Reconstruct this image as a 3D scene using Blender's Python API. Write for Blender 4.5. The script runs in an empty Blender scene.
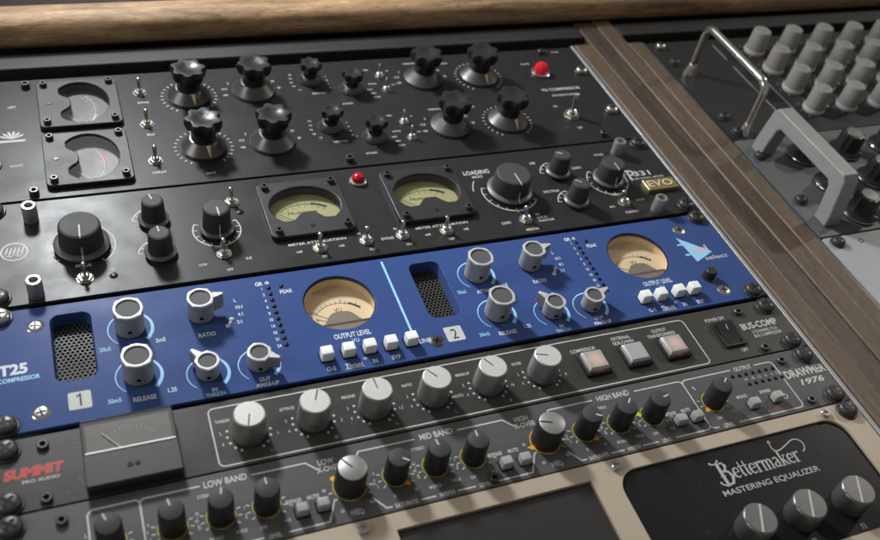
import bpy, bmesh, math, random
from mathutils import Matrix, Vector

random.seed(7)
PI = math.pi
scene = bpy.context.scene
COL = scene.collection

# ------------------------------------------------------------------ camera, light, exposure
# Everything is laid out in rack coordinates in millimetres (x right, y up the sloping
# front, z out of the panels); the racks lean back so that the front rises by SLOPE.
SLOPE = math.radians(24.7)
BASE = Vector((0, 0, 0.9))
RX = Matrix.Rotation(SLOPE, 4, 'X')


def W(x, y, z=0.0):
    return BASE + (RX @ Vector((x, y, z)) * 0.001)


cam_d = bpy.data.cameras.new('camera')
cam = bpy.data.objects.new('camera', cam_d)
COL.objects.link(cam)
cam_d.sensor_width = 36.0
cam_d.lens = 906.616 / 880 * 36.0
cam_d.clip_start = 0.02
cam_d.clip_end = 50
CR = Matrix(((0.92609716, -0.34273798, 0.15771722),
             (0.13892751, 0.69844913, 0.70204555),
             (-0.35077513, -0.62825113, 0.69444749))).transposed().to_4x4()
cam.matrix_world = Matrix.Translation(W(-179.28, -386.84, 405.35)) @ RX @ CR
cam_d.dof.use_dof = True
cam_d.dof.focus_distance = 0.565
cam_d.dof.aperture_fstop = 8.0
scene.camera = cam

world = bpy.data.worlds.new('World')
scene.world = world
world.use_nodes = True
wbg = world.node_tree.nodes['Background']
wbg.inputs['Color'].default_value = (1.0, 0.96, 0.92, 1)
wbg.inputs['Strength'].default_value = 0.18


def area_lamp(name, pos, target, size, power, color):
    d = bpy.data.lights.new(name, 'AREA')
    d.shape = 'DISK'
    d.size = size
    d.energy = power
    d.color = color
    o = bpy.data.objects.new(name, d)
    COL.objects.link(o)
    p = W(*pos)
    o.location = p
    o.rotation_euler = (W(*target) - p).to_track_quat('-Z', 'Y').to_euler()
    return o


desk = area_lamp('desk_lamp', (-205, 510, 440), (90, -90, 0), 0.10, 2.15, (0.95, 0.98, 1.0))
desk.data.spread = math.radians(95)
area_lamp('ceiling_lamp', (1900, 600, 1150), (150, -30, 0), 0.07, 7.2, (1.0, 0.93, 0.84))
area_lamp('room_lamp', (-350, 950, 1050), (-60, 0, 0), 0.9, 2.6, (0.94, 0.97, 1.0))
area_lamp('side_lamp', (-1100, 60, 700), (60, -60, 0), 0.5, 3.6, (1.0, 0.97, 0.92))

scene.view_settings.view_transform = 'Standard'
scene.view_settings.look = 'None'
scene.view_settings.exposure = 0.0
scene.view_settings.gamma = 1.0
scene.view_settings.use_curve_mapping = False
scene.cycles.use_denoising = True
scene.cycles.max_bounces = 8

# ------------------------------------------------------------------ materials


def mat(name, col, rough=0.45, metal=0.0, var=0.12, bump=0.05, scale=900.0, spec=0.5,
        smudge=0.07, aniso=None, coat=0.0, emit=None, dust=0.0, dustscale=260.0):
    m = bpy.data.materials.new(name)
    m.use_nodes = True
    nt = m.node_tree
    N, L = nt.nodes, nt.links
    b = N['Principled BSDF']
    tc = N.new('ShaderNodeTexCoord')
    src = tc.outputs['Object']
    if aniso:
        mp = N.new('ShaderNodeMapping')
        mp.inputs['Scale'].default_value = aniso
        L.new(src, mp.inputs['Vector'])
        asrc = mp.outputs['Vector']
    else:
        asrc = src
    n1 = N.new('ShaderNodeTexNoise')
    n1.inputs['Scale'].default_value = scale
    n1.inputs['Detail'].default_value = 3
    L.new(asrc, n1.inputs['Vector'])
    n2 = N.new('ShaderNodeTexNoise')
    n2.inputs['Scale'].default_value = 28.0
    n2.inputs['Detail'].default_value = 5
    n2.inputs['Roughness'].default_value = 0.65
    L.new(src, n2.inputs['Vector'])
    mr = N.new('ShaderNodeMapRange')
    mr.inputs['From Min'].default_value = 0.3
    mr.inputs['From Max'].default_value = 0.7
    mr.inputs['To Min'].default_value = max(0.03, rough - smudge)
    mr.inputs['To Max'].default_value = min(1.0, rough + smudge)
    L.new(n2.outputs['Fac'], mr.inputs['Value'])
    L.new(mr.outputs['Result'], b.inputs['Roughness'])
    mx = N.new('ShaderNodeMix')
    mx.data_type = 'RGBA'
    c = col
    mx.inputs[6].default_value = (c[0] * (1 - var), c[1] * (1 - var), c[2] * (1 - var), 1)
    mx.inputs[7].default_value = (min(1, c[0] * (1 + var)), min(1, c[1] * (1 + var)), min(1, c[2] * (1 + var)), 1)
    L.new(n1.outputs['Fac'], mx.inputs[0])
    out = mx.outputs[2]
    if dust > 0:
        n3 = N.new('ShaderNodeTexNoise')
        n3.inputs['Scale'].default_value = dustscale
        n3.inputs['Detail'].default_value = 2
        L.new(src, n3.inputs['Vector'])
        r = N.new('ShaderNodeMapRange')
        r.inputs['From Min'].default_value = 0.655
        r.inputs['From Max'].default_value = 0.74
        r.inputs['To Max'].default_value = dust
        L.new(n3.outputs['Fac'], r.inputs['Value'])
        m2 = N.new('ShaderNodeMix')
        m2.data_type = 'RGBA'
        m2.inputs[7].default_value = (0.35, 0.34, 0.32, 1)
        L.new(r.outputs['Result'], m2.inputs[0])
        L.new(out, m2.inputs[6])
        out = m2.outputs[2]
    L.new(out, b.inputs['Base Color'])
    b.inputs['Metallic'].default_value = metal
    b.inputs['Specular IOR Level'].default_value = spec
    if coat:
        b.inputs['Coat Weight'].default_value = coat
        b.inputs['Coat Roughness'].default_value = 0.08
    if bump:
        bn = N.new('ShaderNodeBump')
        bn.inputs['Strength'].default_value = bump
        bn.inputs['Distance'].default_value = 0.0004
        L.new(n1.outputs['Fac'], bn.inputs['Height'])
        L.new(bn.outputs['Normal'], b.inputs['Normal'])
    if emit:
        b.inputs['Emission Color'].default_value = (*emit[0], 1)
        b.inputs['Emission Strength'].default_value = emit[1]
    return m


def glass_mat(name, tint=(1, 1, 1), gloss=0.03):
    m = bpy.data.materials.new(name)
    m.use_nodes = True
    m.use_transparent_shadow = True
    nt = m.node_tree
    N, L = nt.nodes, nt.links
    for n in list(N):
        if n.type == 'BSDF_PRINCIPLED':
            N.remove(n)
    out = [n for n in N if n.type == 'OUTPUT_MATERIAL'][0]
    t = N.new('ShaderNodeBsdfTransparent')
    t.inputs['Color'].default_value = (*tint, 1)
    g = N.new('ShaderNodeBsdfGlossy')
    g.inputs['Roughness'].default_value = gloss
    lw = N.new('ShaderNodeLayerWeight')
    lw.inputs['Blend'].default_value = 0.5
    pw = N.new('ShaderNodeMath')
    pw.operation = 'POWER'
    pw.inputs[1].default_value = 4.0
    L.new(lw.outputs['Facing'], pw.inputs[0])
    f = N.new('ShaderNodeMath')
    f.operation = 'MULTIPLY_ADD'
    f.inputs[1].default_value = 0.9
    f.inputs[2].default_value = 0.045
    L.new(pw.outputs[0], f.inputs[0])
    ns = N.new('ShaderNodeTexNoise')
    ns.inputs['Scale'].default_value = 60
    bp = N.new('ShaderNodeBump')
    bp.inputs['Strength'].default_value = 0.02
    L.new(ns.outputs['Fac'], bp.inputs['Height'])
    L.new(bp.outputs['Normal'], g.inputs['Normal'])
    mx = N.new('ShaderNodeMixShader')
    L.new(f.outputs[0], mx.inputs['Fac'])
    L.new(t.outputs['BSDF'], mx.inputs[1])
    L.new(g.outputs['BSDF'], mx.inputs[2])
    L.new(mx.outputs['Shader'], out.inputs['Surface'])
    return m


def wood_mat(name, c1, c2, scale=(60, 4, 60), rough=0.5, rings=30.0, fine=260.0, along='Y', coat=0.0):
    m = bpy.data.materials.new(name)
    m.use_nodes = True
    nt = m.node_tree
    N, L = nt.nodes, nt.links
    b = N['Principled BSDF']
    tc = N.new('ShaderNodeTexCoord')
    oi = N.new('ShaderNodeObjectInfo')
    ad = N.new('ShaderNodeVectorMath')
    ad.operation = 'ADD'
    sc = N.new('ShaderNodeVectorMath')
    sc.operation = 'SCALE'
    cb = N.new('ShaderNodeCombineXYZ')
    for i in range(3):
        L.new(oi.outputs['Random'], cb.inputs[i])
    L.new(cb.outputs['Vector'], sc.inputs[0])
    sc.inputs['Scale'].default_value = 3.0
    L.new(tc.outputs['Object'], ad.inputs[0])
    L.new(sc.outputs['Vector'], ad.inputs[1])
    mp = N.new('ShaderNodeMapping')
    mp.inputs['Scale'].default_value = scale
    L.new(ad.outputs['Vector'], mp.inputs['Vector'])
    n1 = N.new('ShaderNodeTexNoise')
    n1.inputs['Scale'].default_value = 1.2
    n1.inputs['Detail'].default_value = 6
    n1.inputs['Roughness'].default_value = 0.6
    n1.inputs['Distortion'].default_value = 1.3
    L.new(mp.outputs['Vector'], n1.inputs['Vector'])
    n2 = N.new('ShaderNodeTexNoise')
    n2.inputs['Scale'].default_value = 13.0
    n2.inputs['Detail'].default_value = 3
    L.new(mp.outputs['Vector'], n2.inputs['Vector'])
    n3 = N.new('ShaderNodeTexNoise')
    n3.inputs['Scale'].default_value = 9.0
    n3.inputs['Detail'].default_value = 4
    L.new(ad.outputs['Vector'], n3.inputs['Vector'])
    ra = N.new('ShaderNodeValToRGB')
    e = ra.color_ramp.elements
    e[0].position = 0.32
    e[0].color = (*c1, 1)
    e[1].position = 0.68
    e[1].color = (*c2, 1)
    L.new(n1.outputs['Fac'], ra.inputs['Fac'])
    mx = N.new('ShaderNodeMix')
    mx.data_type = 'RGBA'
    mx.blend_type = 'MULTIPLY'
    mx.inputs[0].default_value = 0.5
    L.new(ra.outputs['Color'], mx.inputs[6])
    r2 = N.new('ShaderNodeValToRGB')
    r2.color_ramp.elements[0].position = 0.38
    r2.color_ramp.elements[0].color = (0.45, 0.42, 0.40, 1)
    r2.color_ramp.elements[1].position = 0.58
    r2.color_ramp.elements[1].color = (1, 1, 1, 1)
    L.new(n2.outputs['Fac'], r2.inputs['Fac'])
    L.new(r2.outputs['Color'], mx.inputs[7])
    hs = N.new('ShaderNodeHueSaturation')
    mr = N.new('ShaderNodeMapRange')
    mr.inputs['To Min'].default_value = 0.72
    mr.inputs['To Max'].default_value = 1.25
    L.new(n3.outputs['Fac'], mr.inputs['Value'])
    L.new(mr.outputs['Result'], hs.inputs['Value'])
    L.new(mx.outputs[2], hs.inputs['Color'])
    mp2 = N.new('ShaderNodeMapping')
    mp2.inputs['Scale'].default_value = (scale[0] * 7, scale[1] * 7, scale[2] * 7)
    L.new(ad.outputs['Vector'], mp2.inputs['Vector'])
    n4 = N.new('ShaderNodeTexNoise')
    n4.inputs['Scale'].default_value = 2.0
    n4.inputs['Detail'].default_value = 2
    L.new(mp2.outputs['Vector'], n4.inputs['Vector'])
    r4 = N.new('ShaderNodeValToRGB')
    r4.color_ramp.elements[0].position = 0.30
    r4.color_ramp.elements[0].color = (0.30, 0.27, 0.25, 1)
    r4.color_ramp.elements[1].position = 0.42
    r4.color_ramp.elements[1].color = (1, 1, 1, 1)
    L.new(n4.outputs['Fac'], r4.inputs['Fac'])
    m4 = N.new('ShaderNodeMix')
    m4.data_type = 'RGBA'
    m4.blend_type = 'MULTIPLY'
    m4.inputs[0].default_value = 0.65
    L.new(hs.outputs['Color'], m4.inputs[6])
    L.new(r4.outputs['Color'], m4.inputs[7])
    L.new(m4.outputs[2], b.inputs['Base Color'])
    b.inputs['Roughness'].default_value = rough
    if coat:
        b.inputs['Coat Weight'].default_value = coat
        b.inputs['Coat Roughness'].default_value = 0.3
    bn = N.new('ShaderNodeBump')
    bn.inputs['Strength'].default_value = 0.25
    bn.inputs['Distance'].default_value = 0.0006
    L.new(n2.outputs['Fac'], bn.inputs['Height'])
    L.new(bn.outputs['Normal'], b.inputs['Normal'])
    return m


M = {}
M['panel_top'] = mat('satin_black_steel', (0.020, 0.0205, 0.021), 0.40, spec=0.20, dust=0.040, scale=1500)
M['panel_pre'] = mat('black_anodised', (0.024, 0.024, 0.024), 0.36, spec=0.19, dust=0.048, scale=1500, bump=0.08)
M['panel_blue'] = mat('blue_enamel', (0.040, 0.073, 0.208), 0.36, spec=0.06, smudge=0.11, dust=0.16, dustscale=650, scale=1600, bump=0.09)
M['panel_bus'] = mat('gloss_black_metal', (0.042, 0.041, 0.037), 0.36, spec=0.30, smudge=0.10, dust=0.100, aniso=(0.15, 1, 1), bump=0.10)
M['panel_sat'] = mat('graphite_paint', (0.078, 0.078, 0.078), 0.50, spec=0.3, dust=0.040, scale=1500)
M['panel_eq'] = mat('champagne_aluminium', (0.42, 0.35, 0.265), 0.5, metal=0.15, aniso=(0.1, 1, 1), var=0.06)
M['inset'] = mat('black_acrylic', (0.012, 0.012, 0.013), 0.34, spec=0.15, smudge=0.03, dust=0.032)
M['screen'] = mat('dark_screen', (0.034, 0.032, 0.031), 0.16, smudge=0.05, var=0.05)
M['panel_right'] = mat('matte_black_steel', (0.022, 0.022, 0.022), 0.45, spec=0.25, dust=0.032)
M['panel_silver'] = mat('silver_enamel', (0.10, 0.101, 0.104), 0.48, metal=0.1, smudge=0.03, dust=0.020)
M['panel_pale'] = mat('pale_grey_enamel', (0.33, 0.34, 0.355), 0.48, metal=0.0, smudge=0.03)
M['chassis'] = mat('chassis_black', (0.008, 0.008, 0.008), 0.7)
M['black_plastic'] = mat('black_plastic', (0.022, 0.022, 0.023), 0.45, spec=0.32, bump=0.15, scale=2500)
M['black_gloss'] = mat('black_bakelite', (0.018, 0.018, 0.018), 0.36, spec=0.4, smudge=0.08)
M['black_cap'] = mat('dark_grey_cap', (0.050, 0.050, 0.051), 0.62, spec=0.25, scale=2500)
M['black_soft'] = mat('soft_black', (0.034, 0.034, 0.034), 0.55, spec=0.3, bump=0.1, scale=2500)
M['skirt'] = mat('dark_turned_metal', (0.125, 0.122, 0.118), 0.38, metal=0.85, smudge=0.06)
M['skirt_grey'] = mat('grey_skirt', (0.095, 0.09, 0.082), 0.40, metal=0.2)
M['chrome'] = mat('chrome', (0.62, 0.61, 0.59), 0.18, metal=1.0, smudge=0.07)
M['nickel'] = mat('nickel', (0.58, 0.56, 0.52), 0.27, metal=1.0)
M['steel_dark'] = mat('blackened_steel', (0.050, 0.048, 0.046), 0.38, metal=0.3, bump=0.2)
M['alu'] = mat('brushed_aluminium', (0.36, 0.36, 0.35), 0.42, metal=0.7, smudge=0.08)
M['alu_dark'] = mat('turned_aluminium', (0.18, 0.18, 0.18), 0.42, metal=0.7, smudge=0.05)
M['alu_top'] = mat('satin_aluminium', (0.55, 0.55, 0.53), 0.5, metal=0.25, smudge=0.06)
M['knob_grey'] = mat('light_grey_paint', (0.30, 0.30, 0.30), 0.45, metal=0.15)
M['knob_rim'] = mat('pale_rim', (0.52, 0.52, 0.515), 0.40, metal=0.25)
M['knob_face'] = mat('dull_grey_cap', (0.082, 0.083, 0.087), 0.6, spec=0.25, metal=0.0)
M['white'] = mat('white_ink', (0.50, 0.50, 0.48), 0.6, bump=0, var=0.08)
M['pale_ink'] = mat('pale_white_ink', (0.56, 0.61, 0.68), 0.6, bump=0, var=0.05)
M['grey_ink'] = mat('grey_ink', (0.40, 0.40, 0.39), 0.6, bump=0, var=0.15)
M['cyan_ink'] = mat('pale_blue_ink', (0.28, 0.56, 0.80), 0.6, bump=0, var=0.05)
M['red_ink'] = mat('red_ink', (0.42, 0.055, 0.045), 0.6, bump=0, var=0.2)
M['black_ink'] = mat('black_ink', (0.012, 0.012, 0.012), 0.6, bump=0)
M['yellow'] = mat('yellow_ring', (0.45, 0.37, 0.04), 0.45, bump=0)
M['orange'] = mat('orange_marker', (0.80, 0.36, 0.02), 0.45, bump=0)
M['green'] = mat('lime_marker', (0.55, 0.62, 0.03), 0.45, bump=0)
M['cream'] = mat('cream_dial', (0.67, 0.52, 0.32), 0.6, bump=0, var=0.05)
M['olive'] = mat('yellowed_dial', (0.31, 0.295, 0.13), 0.6, bump=0, var=0.05)
M['dial_dark'] = mat('dark_dial', (0.055, 0.055, 0.058), 0.5, bump=0)
M['dial_brown'] = mat('brown_grey_dial', (0.10, 0.092, 0.082), 0.45, bump=0, var=0.3, scale=120)
M['cove'] = mat('taupe_cover', (0.17, 0.14, 0.11), 0.5, bump=0)
M['cover_grey'] = mat('grey_meter_cover', (0.05, 0.05, 0.053), 0.42, spec=0.3)
M['white_plastic'] = mat('white_plastic', (0.80, 0.81, 0.79), 0.4, bump=0.02)
M['grey_plastic'] = mat('grey_plastic', (0.34, 0.34, 0.33), 0.45, bump=0.02)
M['button_warm'] = mat('lit_button', (0.33, 0.31, 0.30), 0.38, emit=((0.9, 0.34, 0.17), 0.10), bump=0.02)
nt_ = M['button_warm'].node_tree
tc_ = nt_.nodes.new('ShaderNodeTexCoord')
le_ = nt_.nodes.new('ShaderNodeVectorMath')
le_.operation = 'LENGTH'
nt_.links.new(tc_.outputs['Object'], le_.inputs[0])
mr_ = nt_.nodes.new('ShaderNodeMapRange')
mr_.interpolation_type = 'SMOOTHSTEP'
mr_.inputs['From Min'].default_value = 0.0048
mr_.inputs['From Max'].default_value = 0.0088
mr_.inputs['To Min'].default_value = 0.30
mr_.inputs['To Max'].default_value = 0.02
nt_.links.new(le_.outputs['Value'], mr_.inputs['Value'])
nt_.links.new(mr_.outputs['Result'], nt_.nodes['Principled BSDF'].inputs['Emission Strength'])
M['button_grey'] = mat('unlit_button', (0.34, 0.34, 0.345), 0.35, bump=0.02)
M['knob_putty'] = mat('putty_grey_plastic', (0.275, 0.268, 0.246), 0.5, bump=0.1, scale=1500)
M['putty_light'] = mat('pale_putty', (0.46, 0.46, 0.45), 0.45)
M['red_jewel'] = mat('red_jewel', (0.50, 0.012, 0.025), 0.14, smudge=0.03, emit=((0.9, 0.02, 0.04), 0.13), bump=0)
M['red_dull'] = mat('red_lens', (0.38, 0.008, 0.012), 0.15, smudge=0.03, bump=0)
M['gold'] = mat('gold_badge', (0.36, 0.29, 0.13), 0.40, metal=0.7)
M['handle_grey'] = mat('grey_handle', (0.30, 0.30, 0.295), 0.45, metal=0.2, aniso=(1, 0.08, 1), var=0.2, bump=0.2)
M['hole'] = mat('dark_lens_and_gap_shade', (0.006, 0.006, 0.008), 0.35, spec=0.2, bump=0)  # black for unlit lenses, and for painted shade in slots and button gaps
M['grille'] = mat('grille_metal', (0.055, 0.054, 0.052), 0.5, spec=0.3, metal=0.2)
M['rail'] = mat('aluminium_rail', (0.30, 0.295, 0.29), 0.55, metal=0.6, aniso=(1, 0.1, 1), bump=0)
M['plank'] = wood_mat('stained_black_wood', (0.016, 0.0157, 0.0157), (0.028, 0.027, 0.026), (6, 90, 90), 0.6)
M['lip'] = wood_mat('oiled_oak', (0.20, 0.118, 0.057), (0.58, 0.372, 0.198), (9, 75, 75), 0.6)
M['boards'] = wood_mat('grey_brown_oak', (0.088, 0.058, 0.036), (0.142, 0.098, 0.063), (120, 12, 120), 0.55)
M['boards_dark'] = wood_mat('dark_brown_oak', (0.052, 0.037, 0.026), (0.088, 0.065, 0.046), (110, 10, 110), 0.55)
M['backdrop'] = mat('dark_plum_cloth', (0.035, 0.024, 0.026), 0.9, bump=0.3, scale=700)
M['glass'] = glass_mat('meter_glass')
M['acrylic'] = glass_mat('clear_acrylic', (0.80, 0.80, 0.78), 0.06)

# ------------------------------------------------------------------ mesh building
S = 0.001


class MB:
    def __init__(self):
        self.v = []
        self.f = []

    def add(self, vs, fs):
        o = len(self.v)
        self.v += [tuple(p) for p in vs]
        self.f += [tuple(i + o for i in f) for f in fs]
        return self

    def loft(self, rings, cap0=True, cap1=True, closed=True):
        n = len(rings[0])
        vs = [p for r in rings for p in r]
        fs = []
        for k in range(len(rings) - 1):
            for i in range(n if closed else n - 1):
                j = (i + 1) % n
                fs.append((k * n + i, k * n + j, (k + 1) * n + j, (k + 1) * n + i))
        if cap0:
            fs.append(tuple(reversed(range(n))))
        if cap1:
            fs.append(tuple((len(rings) - 1) * n + i for i in range(n)))
        return self.add(vs, fs)

    def lathe(self, prof, n=24, cx=0, cy=0, mod=None, cap0=False, cap1=True):
        rings = []
        for k, (r, z) in enumerate(prof):
            ring = []
            for i in range(n):
                a = 2 * PI * i / n
                q = r * (mod(a, k) if mod else 1)
                ring.append((cx + q * math.cos(a), cy + q * math.sin(a), z))
            rings.append(ring)
        return self.loft(rings, cap0, cap1)

    def prism(self, poly, z0, z1, ch=0.0):
        """Extruded outline, its top edge chamfered by ch."""
        if ch:
            cx = sum(p[0] for p in poly) / len(poly)
            cy = sum(p[1] for p in poly) / len(poly)
            ins = inset(poly, ch)
            return self.loft([[(x, y, z0) for x, y in poly], [(x, y, z1 - ch) for x, y in poly],
                              [(x, y, z1) for x, y in ins]])
        return self.loft([[(x, y, z0) for x, y in poly], [(x, y, z1) for x, y in poly]])

    def box(self, x0, x1, y0, y1, z0, z1, ch=0.0):
        return self.prism([(x0, y0), (x1, y0), (x1, y1), (x0, y1)], z0, z1, ch)

    def tube(self, pts, r, n=12, rb=None):
        pts = [Vector(p) for p in pts]
        rings = []
        for i, p in enumerate(pts):
            d = (pts[min(i + 1, len(pts) - 1)] - pts[max(i - 1, 0)]).normalized()
            up = Vector((1, 0, 0)) if abs(d.x) < 0.8 else Vector((0, 1, 0))
            u = d.cross(up).normalized()
            w = d.cross(u)
            rr = r if not callable(r) else r(i / (len(pts) - 1))
            rings.append([tuple(p + u * (rr * math.cos(2 * PI * k / n)) + w * ((rb or rr) * math.sin(2 * PI * k / n))) for k in range(n)])
        return self.loft(rings)

    def ribbon(self, pts, w, z=0.0, closed=False):
        n = len(pts)
        L, R = [], []
        for i in range(n):
            a = pts[i - 1] if (i > 0 or closed) else pts[i]
            c = pts[(i + 1) % n] if (i < n - 1 or closed) else pts[i]
            b = pts[i]
            d1 = Vector((b[0] - a[0], b[1] - a[1]))
            d2 = Vector((c[0] - b[0], c[1] - b[1]))
            if d1.length < 1e-9:
                d1 = d2
            if d2.length < 1e-9:
                d2 = d1
            d1.normalize()
            d2.normalize()
            t = (d1 + d2)
            if t.length < 1e-6:
                t = d1.copy()
            t.normalize()
            nn = Vector((-t.y, t.x))
            k = max(0.4, nn.dot(Vector((-d1.y, d1.x))))
            ww = (w[i] if isinstance(w, (list, tuple)) else w) / 2 / k
            L.append((b[0] + nn.x * ww, b[1] + nn.y * ww, z))
            R.append((b[0] - nn.x * ww, b[1] - nn.y * ww, z))
        vs = L + R
        fs = []
        for i in range(n if closed else n - 1):
            j = (i + 1) % n
            fs.append((n + i, n + j, j, i))
        return self.add(vs, fs)

    def disc(self, cx, cy, r, z, n=16):
        return self.add([(cx + r * math.cos(2 * PI * i / n), cy + r * math.sin(2 * PI * i / n), z) for i in range(n)], [tuple(range(n))])

    def flat(self, poly, z):
        return self.add([(x, y, z) for x, y in poly], [tuple(range(len(poly)))])

    def mesh(self, name, m, smooth=True, angle=35):
        me = bpy.data.meshes.new(name)
        me.from_pydata([(x * S, y * S, z * S) for x, y, z in self.v], [], self.f)
        me.materials.append(M[m])
        me.update()
        if smooth:
            for p in me.polygons:
                p.use_smooth = True
            me.set_sharp_from_angle(angle=math.radians(angle))
        return me


def inset(poly, d):
    n = len(poly)
    out = []
    for i in range(n):
        a, b, c = Vector(poly[i - 1]), Vector(poly[i]), Vector(poly[(i + 1) % n])
        d1 = (b - a).normalized()
        d2 = (c - b).normalized()
        t = (d1 + d2).normalized()
        nn = Vector((-t.y, t.x))
        k = max(0.3, nn.dot(Vector((-d1.y, d1.x))))
        q = b + nn * (d / k)
        out.append((q.x, q.y))
    return out


def rrect(x0, x1, y0, y1, r, n=5):
    out = []
    for cx, cy, a0 in ((x1 - r, y0 + r, -90), (x1 - r, y1 - r, 0), (x0 + r, y1 - r, 90), (x0 + r, y0 + r, 180)):
        for i in range(n + 1):
            a = math.radians(a0 + 90 * i / n)
            out.append((cx + r * math.cos(a), cy + r * math.sin(a)))
    return out


def circ(cx, cy, r, n=40, a0=0, a1=360):
    full = abs(a1 - a0) >= 360
    k = n if full else n + 1
    return [(cx + r * math.cos(math.radians(a0 + (a1 - a0) * i / n)), cy + r * math.sin(math.radians(a0 + (a1 - a0) * i / n))) for i in range(k)]


def plate(name, m, outline, holes, z0, z1, bev=0.25):
    """A sheet with real openings and slightly eased edges."""
    cu = bpy.data.curves.new('outline', 'CURVE')
    cu.dimensions = '2D'
    cu.fill_mode = 'BOTH'
    for poly in [outline] + list(holes):
        sp = cu.splines.new('POLY')
        sp.points.add(len(poly) - 1)
        for p, (x, y) in zip(sp.points, poly):
            p.co = (x * S, y * S, 0, 1)
        sp.use_cyclic_u = True
    cu.extrude = (z1 - z0) / 2 * S - bev * S
    cu.bevel_depth = bev * S
    cu.bevel_resolution = 1
    cu.offset = -bev * S
    o = bpy.data.objects.new('outline', cu)
    me = bpy.data.meshes.new_from_object(o)
    bpy.data.objects.remove(o)
    me.transform(Matrix.Translation((0, 0, (z0 + z1) / 2 * S)))
    me.name = name
    me.materials.clear()
    me.materials.append(M[m])
    for p in me.polygons:
        p.use_smooth = True
    me.set_sharp_from_angle(angle=math.radians(40))
    return me


def link(o):
    COL.objects.link(o)
    return o


def top(o, label, cat, group=None):
    o['label'] = label
    o['category'] = cat
    if group:
        o['group'] = group
    return o


def structure(name, me, x=0, y=0, z=0):
    o = link(bpy.data.objects.new(name, me))
    o.location = W(x, y, z)
    o.rotation_euler = (SLOPE, 0, 0)
    o['kind'] = 'structure'
    return o


TEXTS = {}


def text_mesh(s, bold):
    key = (s, bold)
    if key not in TEXTS:
        cu = bpy.data.curves.new('words', 'FONT')
        cu.body = s
        cu.size = 1.0
        cu.offset = bold
        cu.resolution_u = 3
        o = bpy.data.objects.new('words', cu)
        me = bpy.data.meshes.new_from_object(o)
        vs = [tuple(v.co) for v in me.vertices]
        fs = [tuple(p.vertices) for p in me.polygons]
        bpy.data.objects.remove(o)
        bpy.data.meshes.remove(me)
        xs = [v[0] for v in vs] or [0, 1]
        TEXTS[key] = (vs, fs, min(xs), max(xs))
    return TEXTS[key]


class Unit:
    """A rack unit: an Empty at the middle of its lower edge that parents its parts."""

    def __init__(self, name, label, cat, x, y, z=0.0, group=None):
        self.o = link(bpy.data.objects.new(name, None))
        self.o.empty_display_size = 0.01
        self.o.location = W(x, y, z)
        self.o.rotation_euler = (SLOPE, 0, 0)
        top(self.o, label, cat, group)
        self.b = (x, y, z)

    def put(self, name, me, x=0, y=0, z=0, rot=0, parent=None, label=None):
        o = link(bpy.data.objects.new(name, me))
        if parent is not None:
            o.parent = parent
            o.location = (x * S, y * S, z * S)
        else:
            o.parent = self.o
            o.location = ((x - self.b[0]) * S, (y - self.b[1]) * S, z * S)
        o.rotation_euler = (0, 0, math.radians(rot))
        if label:
            o['label'] = label
        return o

    def text(self, s, x, y, h, m='white', bold=0.013, wide=0.78, width=None, rot=0, z=0.10, name='lettering', align='C', shear=0.0, parent=None):
        vs, fs, x0, x1 = text_mesh(s, bold)
        k = h * 1.0 / 0.70
        kx = k * wide
        if width:
            kx = width / (x1 - x0)
        ox = {'C': (x0 + x1) / 2, 'L': x0, 'R': x1}[align]
        b = MB().add([((v[0] - ox) * kx + shear * (v[1] - 0.35) * k, (v[1] - 0.35) * k, 0) for v in vs], fs)
        return self.put(name, b.mesh(name, m, False), x, y, z, rot, parent)

    def line(self, pts, w=0.7, m='white', closed=False, z=0.10, name='printed_line', parent=None):
        cx = sum(p[0] for p in pts) / len(pts)
        cy = sum(p[1] for p in pts) / len(pts)
        b = MB().ribbon([(p[0] - cx, p[1] - cy) for p in pts], w, 0, closed)
        return self.put(name, b.mesh(name, m, False), cx, cy, z, 0, parent)


CACHE = {}


def cached(key, fn):
    if key not in CACHE:
        CACHE[key] = fn()
    return CACHE[key]


# ---- screws, switches and lamps shared by the units


def cross_mesh(r, w, d, m='hole'):
    return MB().box(-r, r, -w, w, -d, 0).box(-w, w, w, r, -d, 0).box(-w, w, -r, -w, -d, 0).mesh('cross_slot_shade', m, False)  # dark boxes just proud of the head, standing in for recess shade


def mounting_screw(u, x, y, z=0, metal='steel_dark', r=5.7):
    wash = cached(('washer', r), lambda: MB().lathe([(r + 1.0, 0), (r + 1.0, 0.8), (r + 0.6, 1.1), (2, 1.1)], 28).mesh('washer', 'steel_dark'))
    head = cached(('mscrew', r, metal), lambda: MB().lathe(
        [(r, 1.1), (r, 2.4), (r * 0.95, 3.2), (r * 0.80, 3.9), (r * 0.5, 4.3), (r * 0.2, 4.4)], 26).mesh('mounting_screw', metal))
    slot = cached(('mslot', r), lambda: cross_mesh(r * 0.58, r * 0.14, 1.6))
    rot = random.uniform(0, 90)
    h = u.put('mounting_screw', head, x, y, z, rot)
    u.put('washer', wash, parent=h)
    u.put('cross_slot_shade', slot, 0, 0, 4.46, parent=h)
    return h


def socket_screw(u, x, y, z=0, r=2.7, h=3.2, metal='steel_dark', parent=None):
    me = cached(('socket', r, h, metal), lambda: MB().lathe(
        [(r, 0), (r, h - 0.4), (r - 0.4, h), (r * 0.52, h), (r * 0.52, h - 1.8)], 18).mesh('socket_screw', metal))
    return u.put('socket_screw', me, x, y, z, random.uniform(0, 60), parent)


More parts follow.
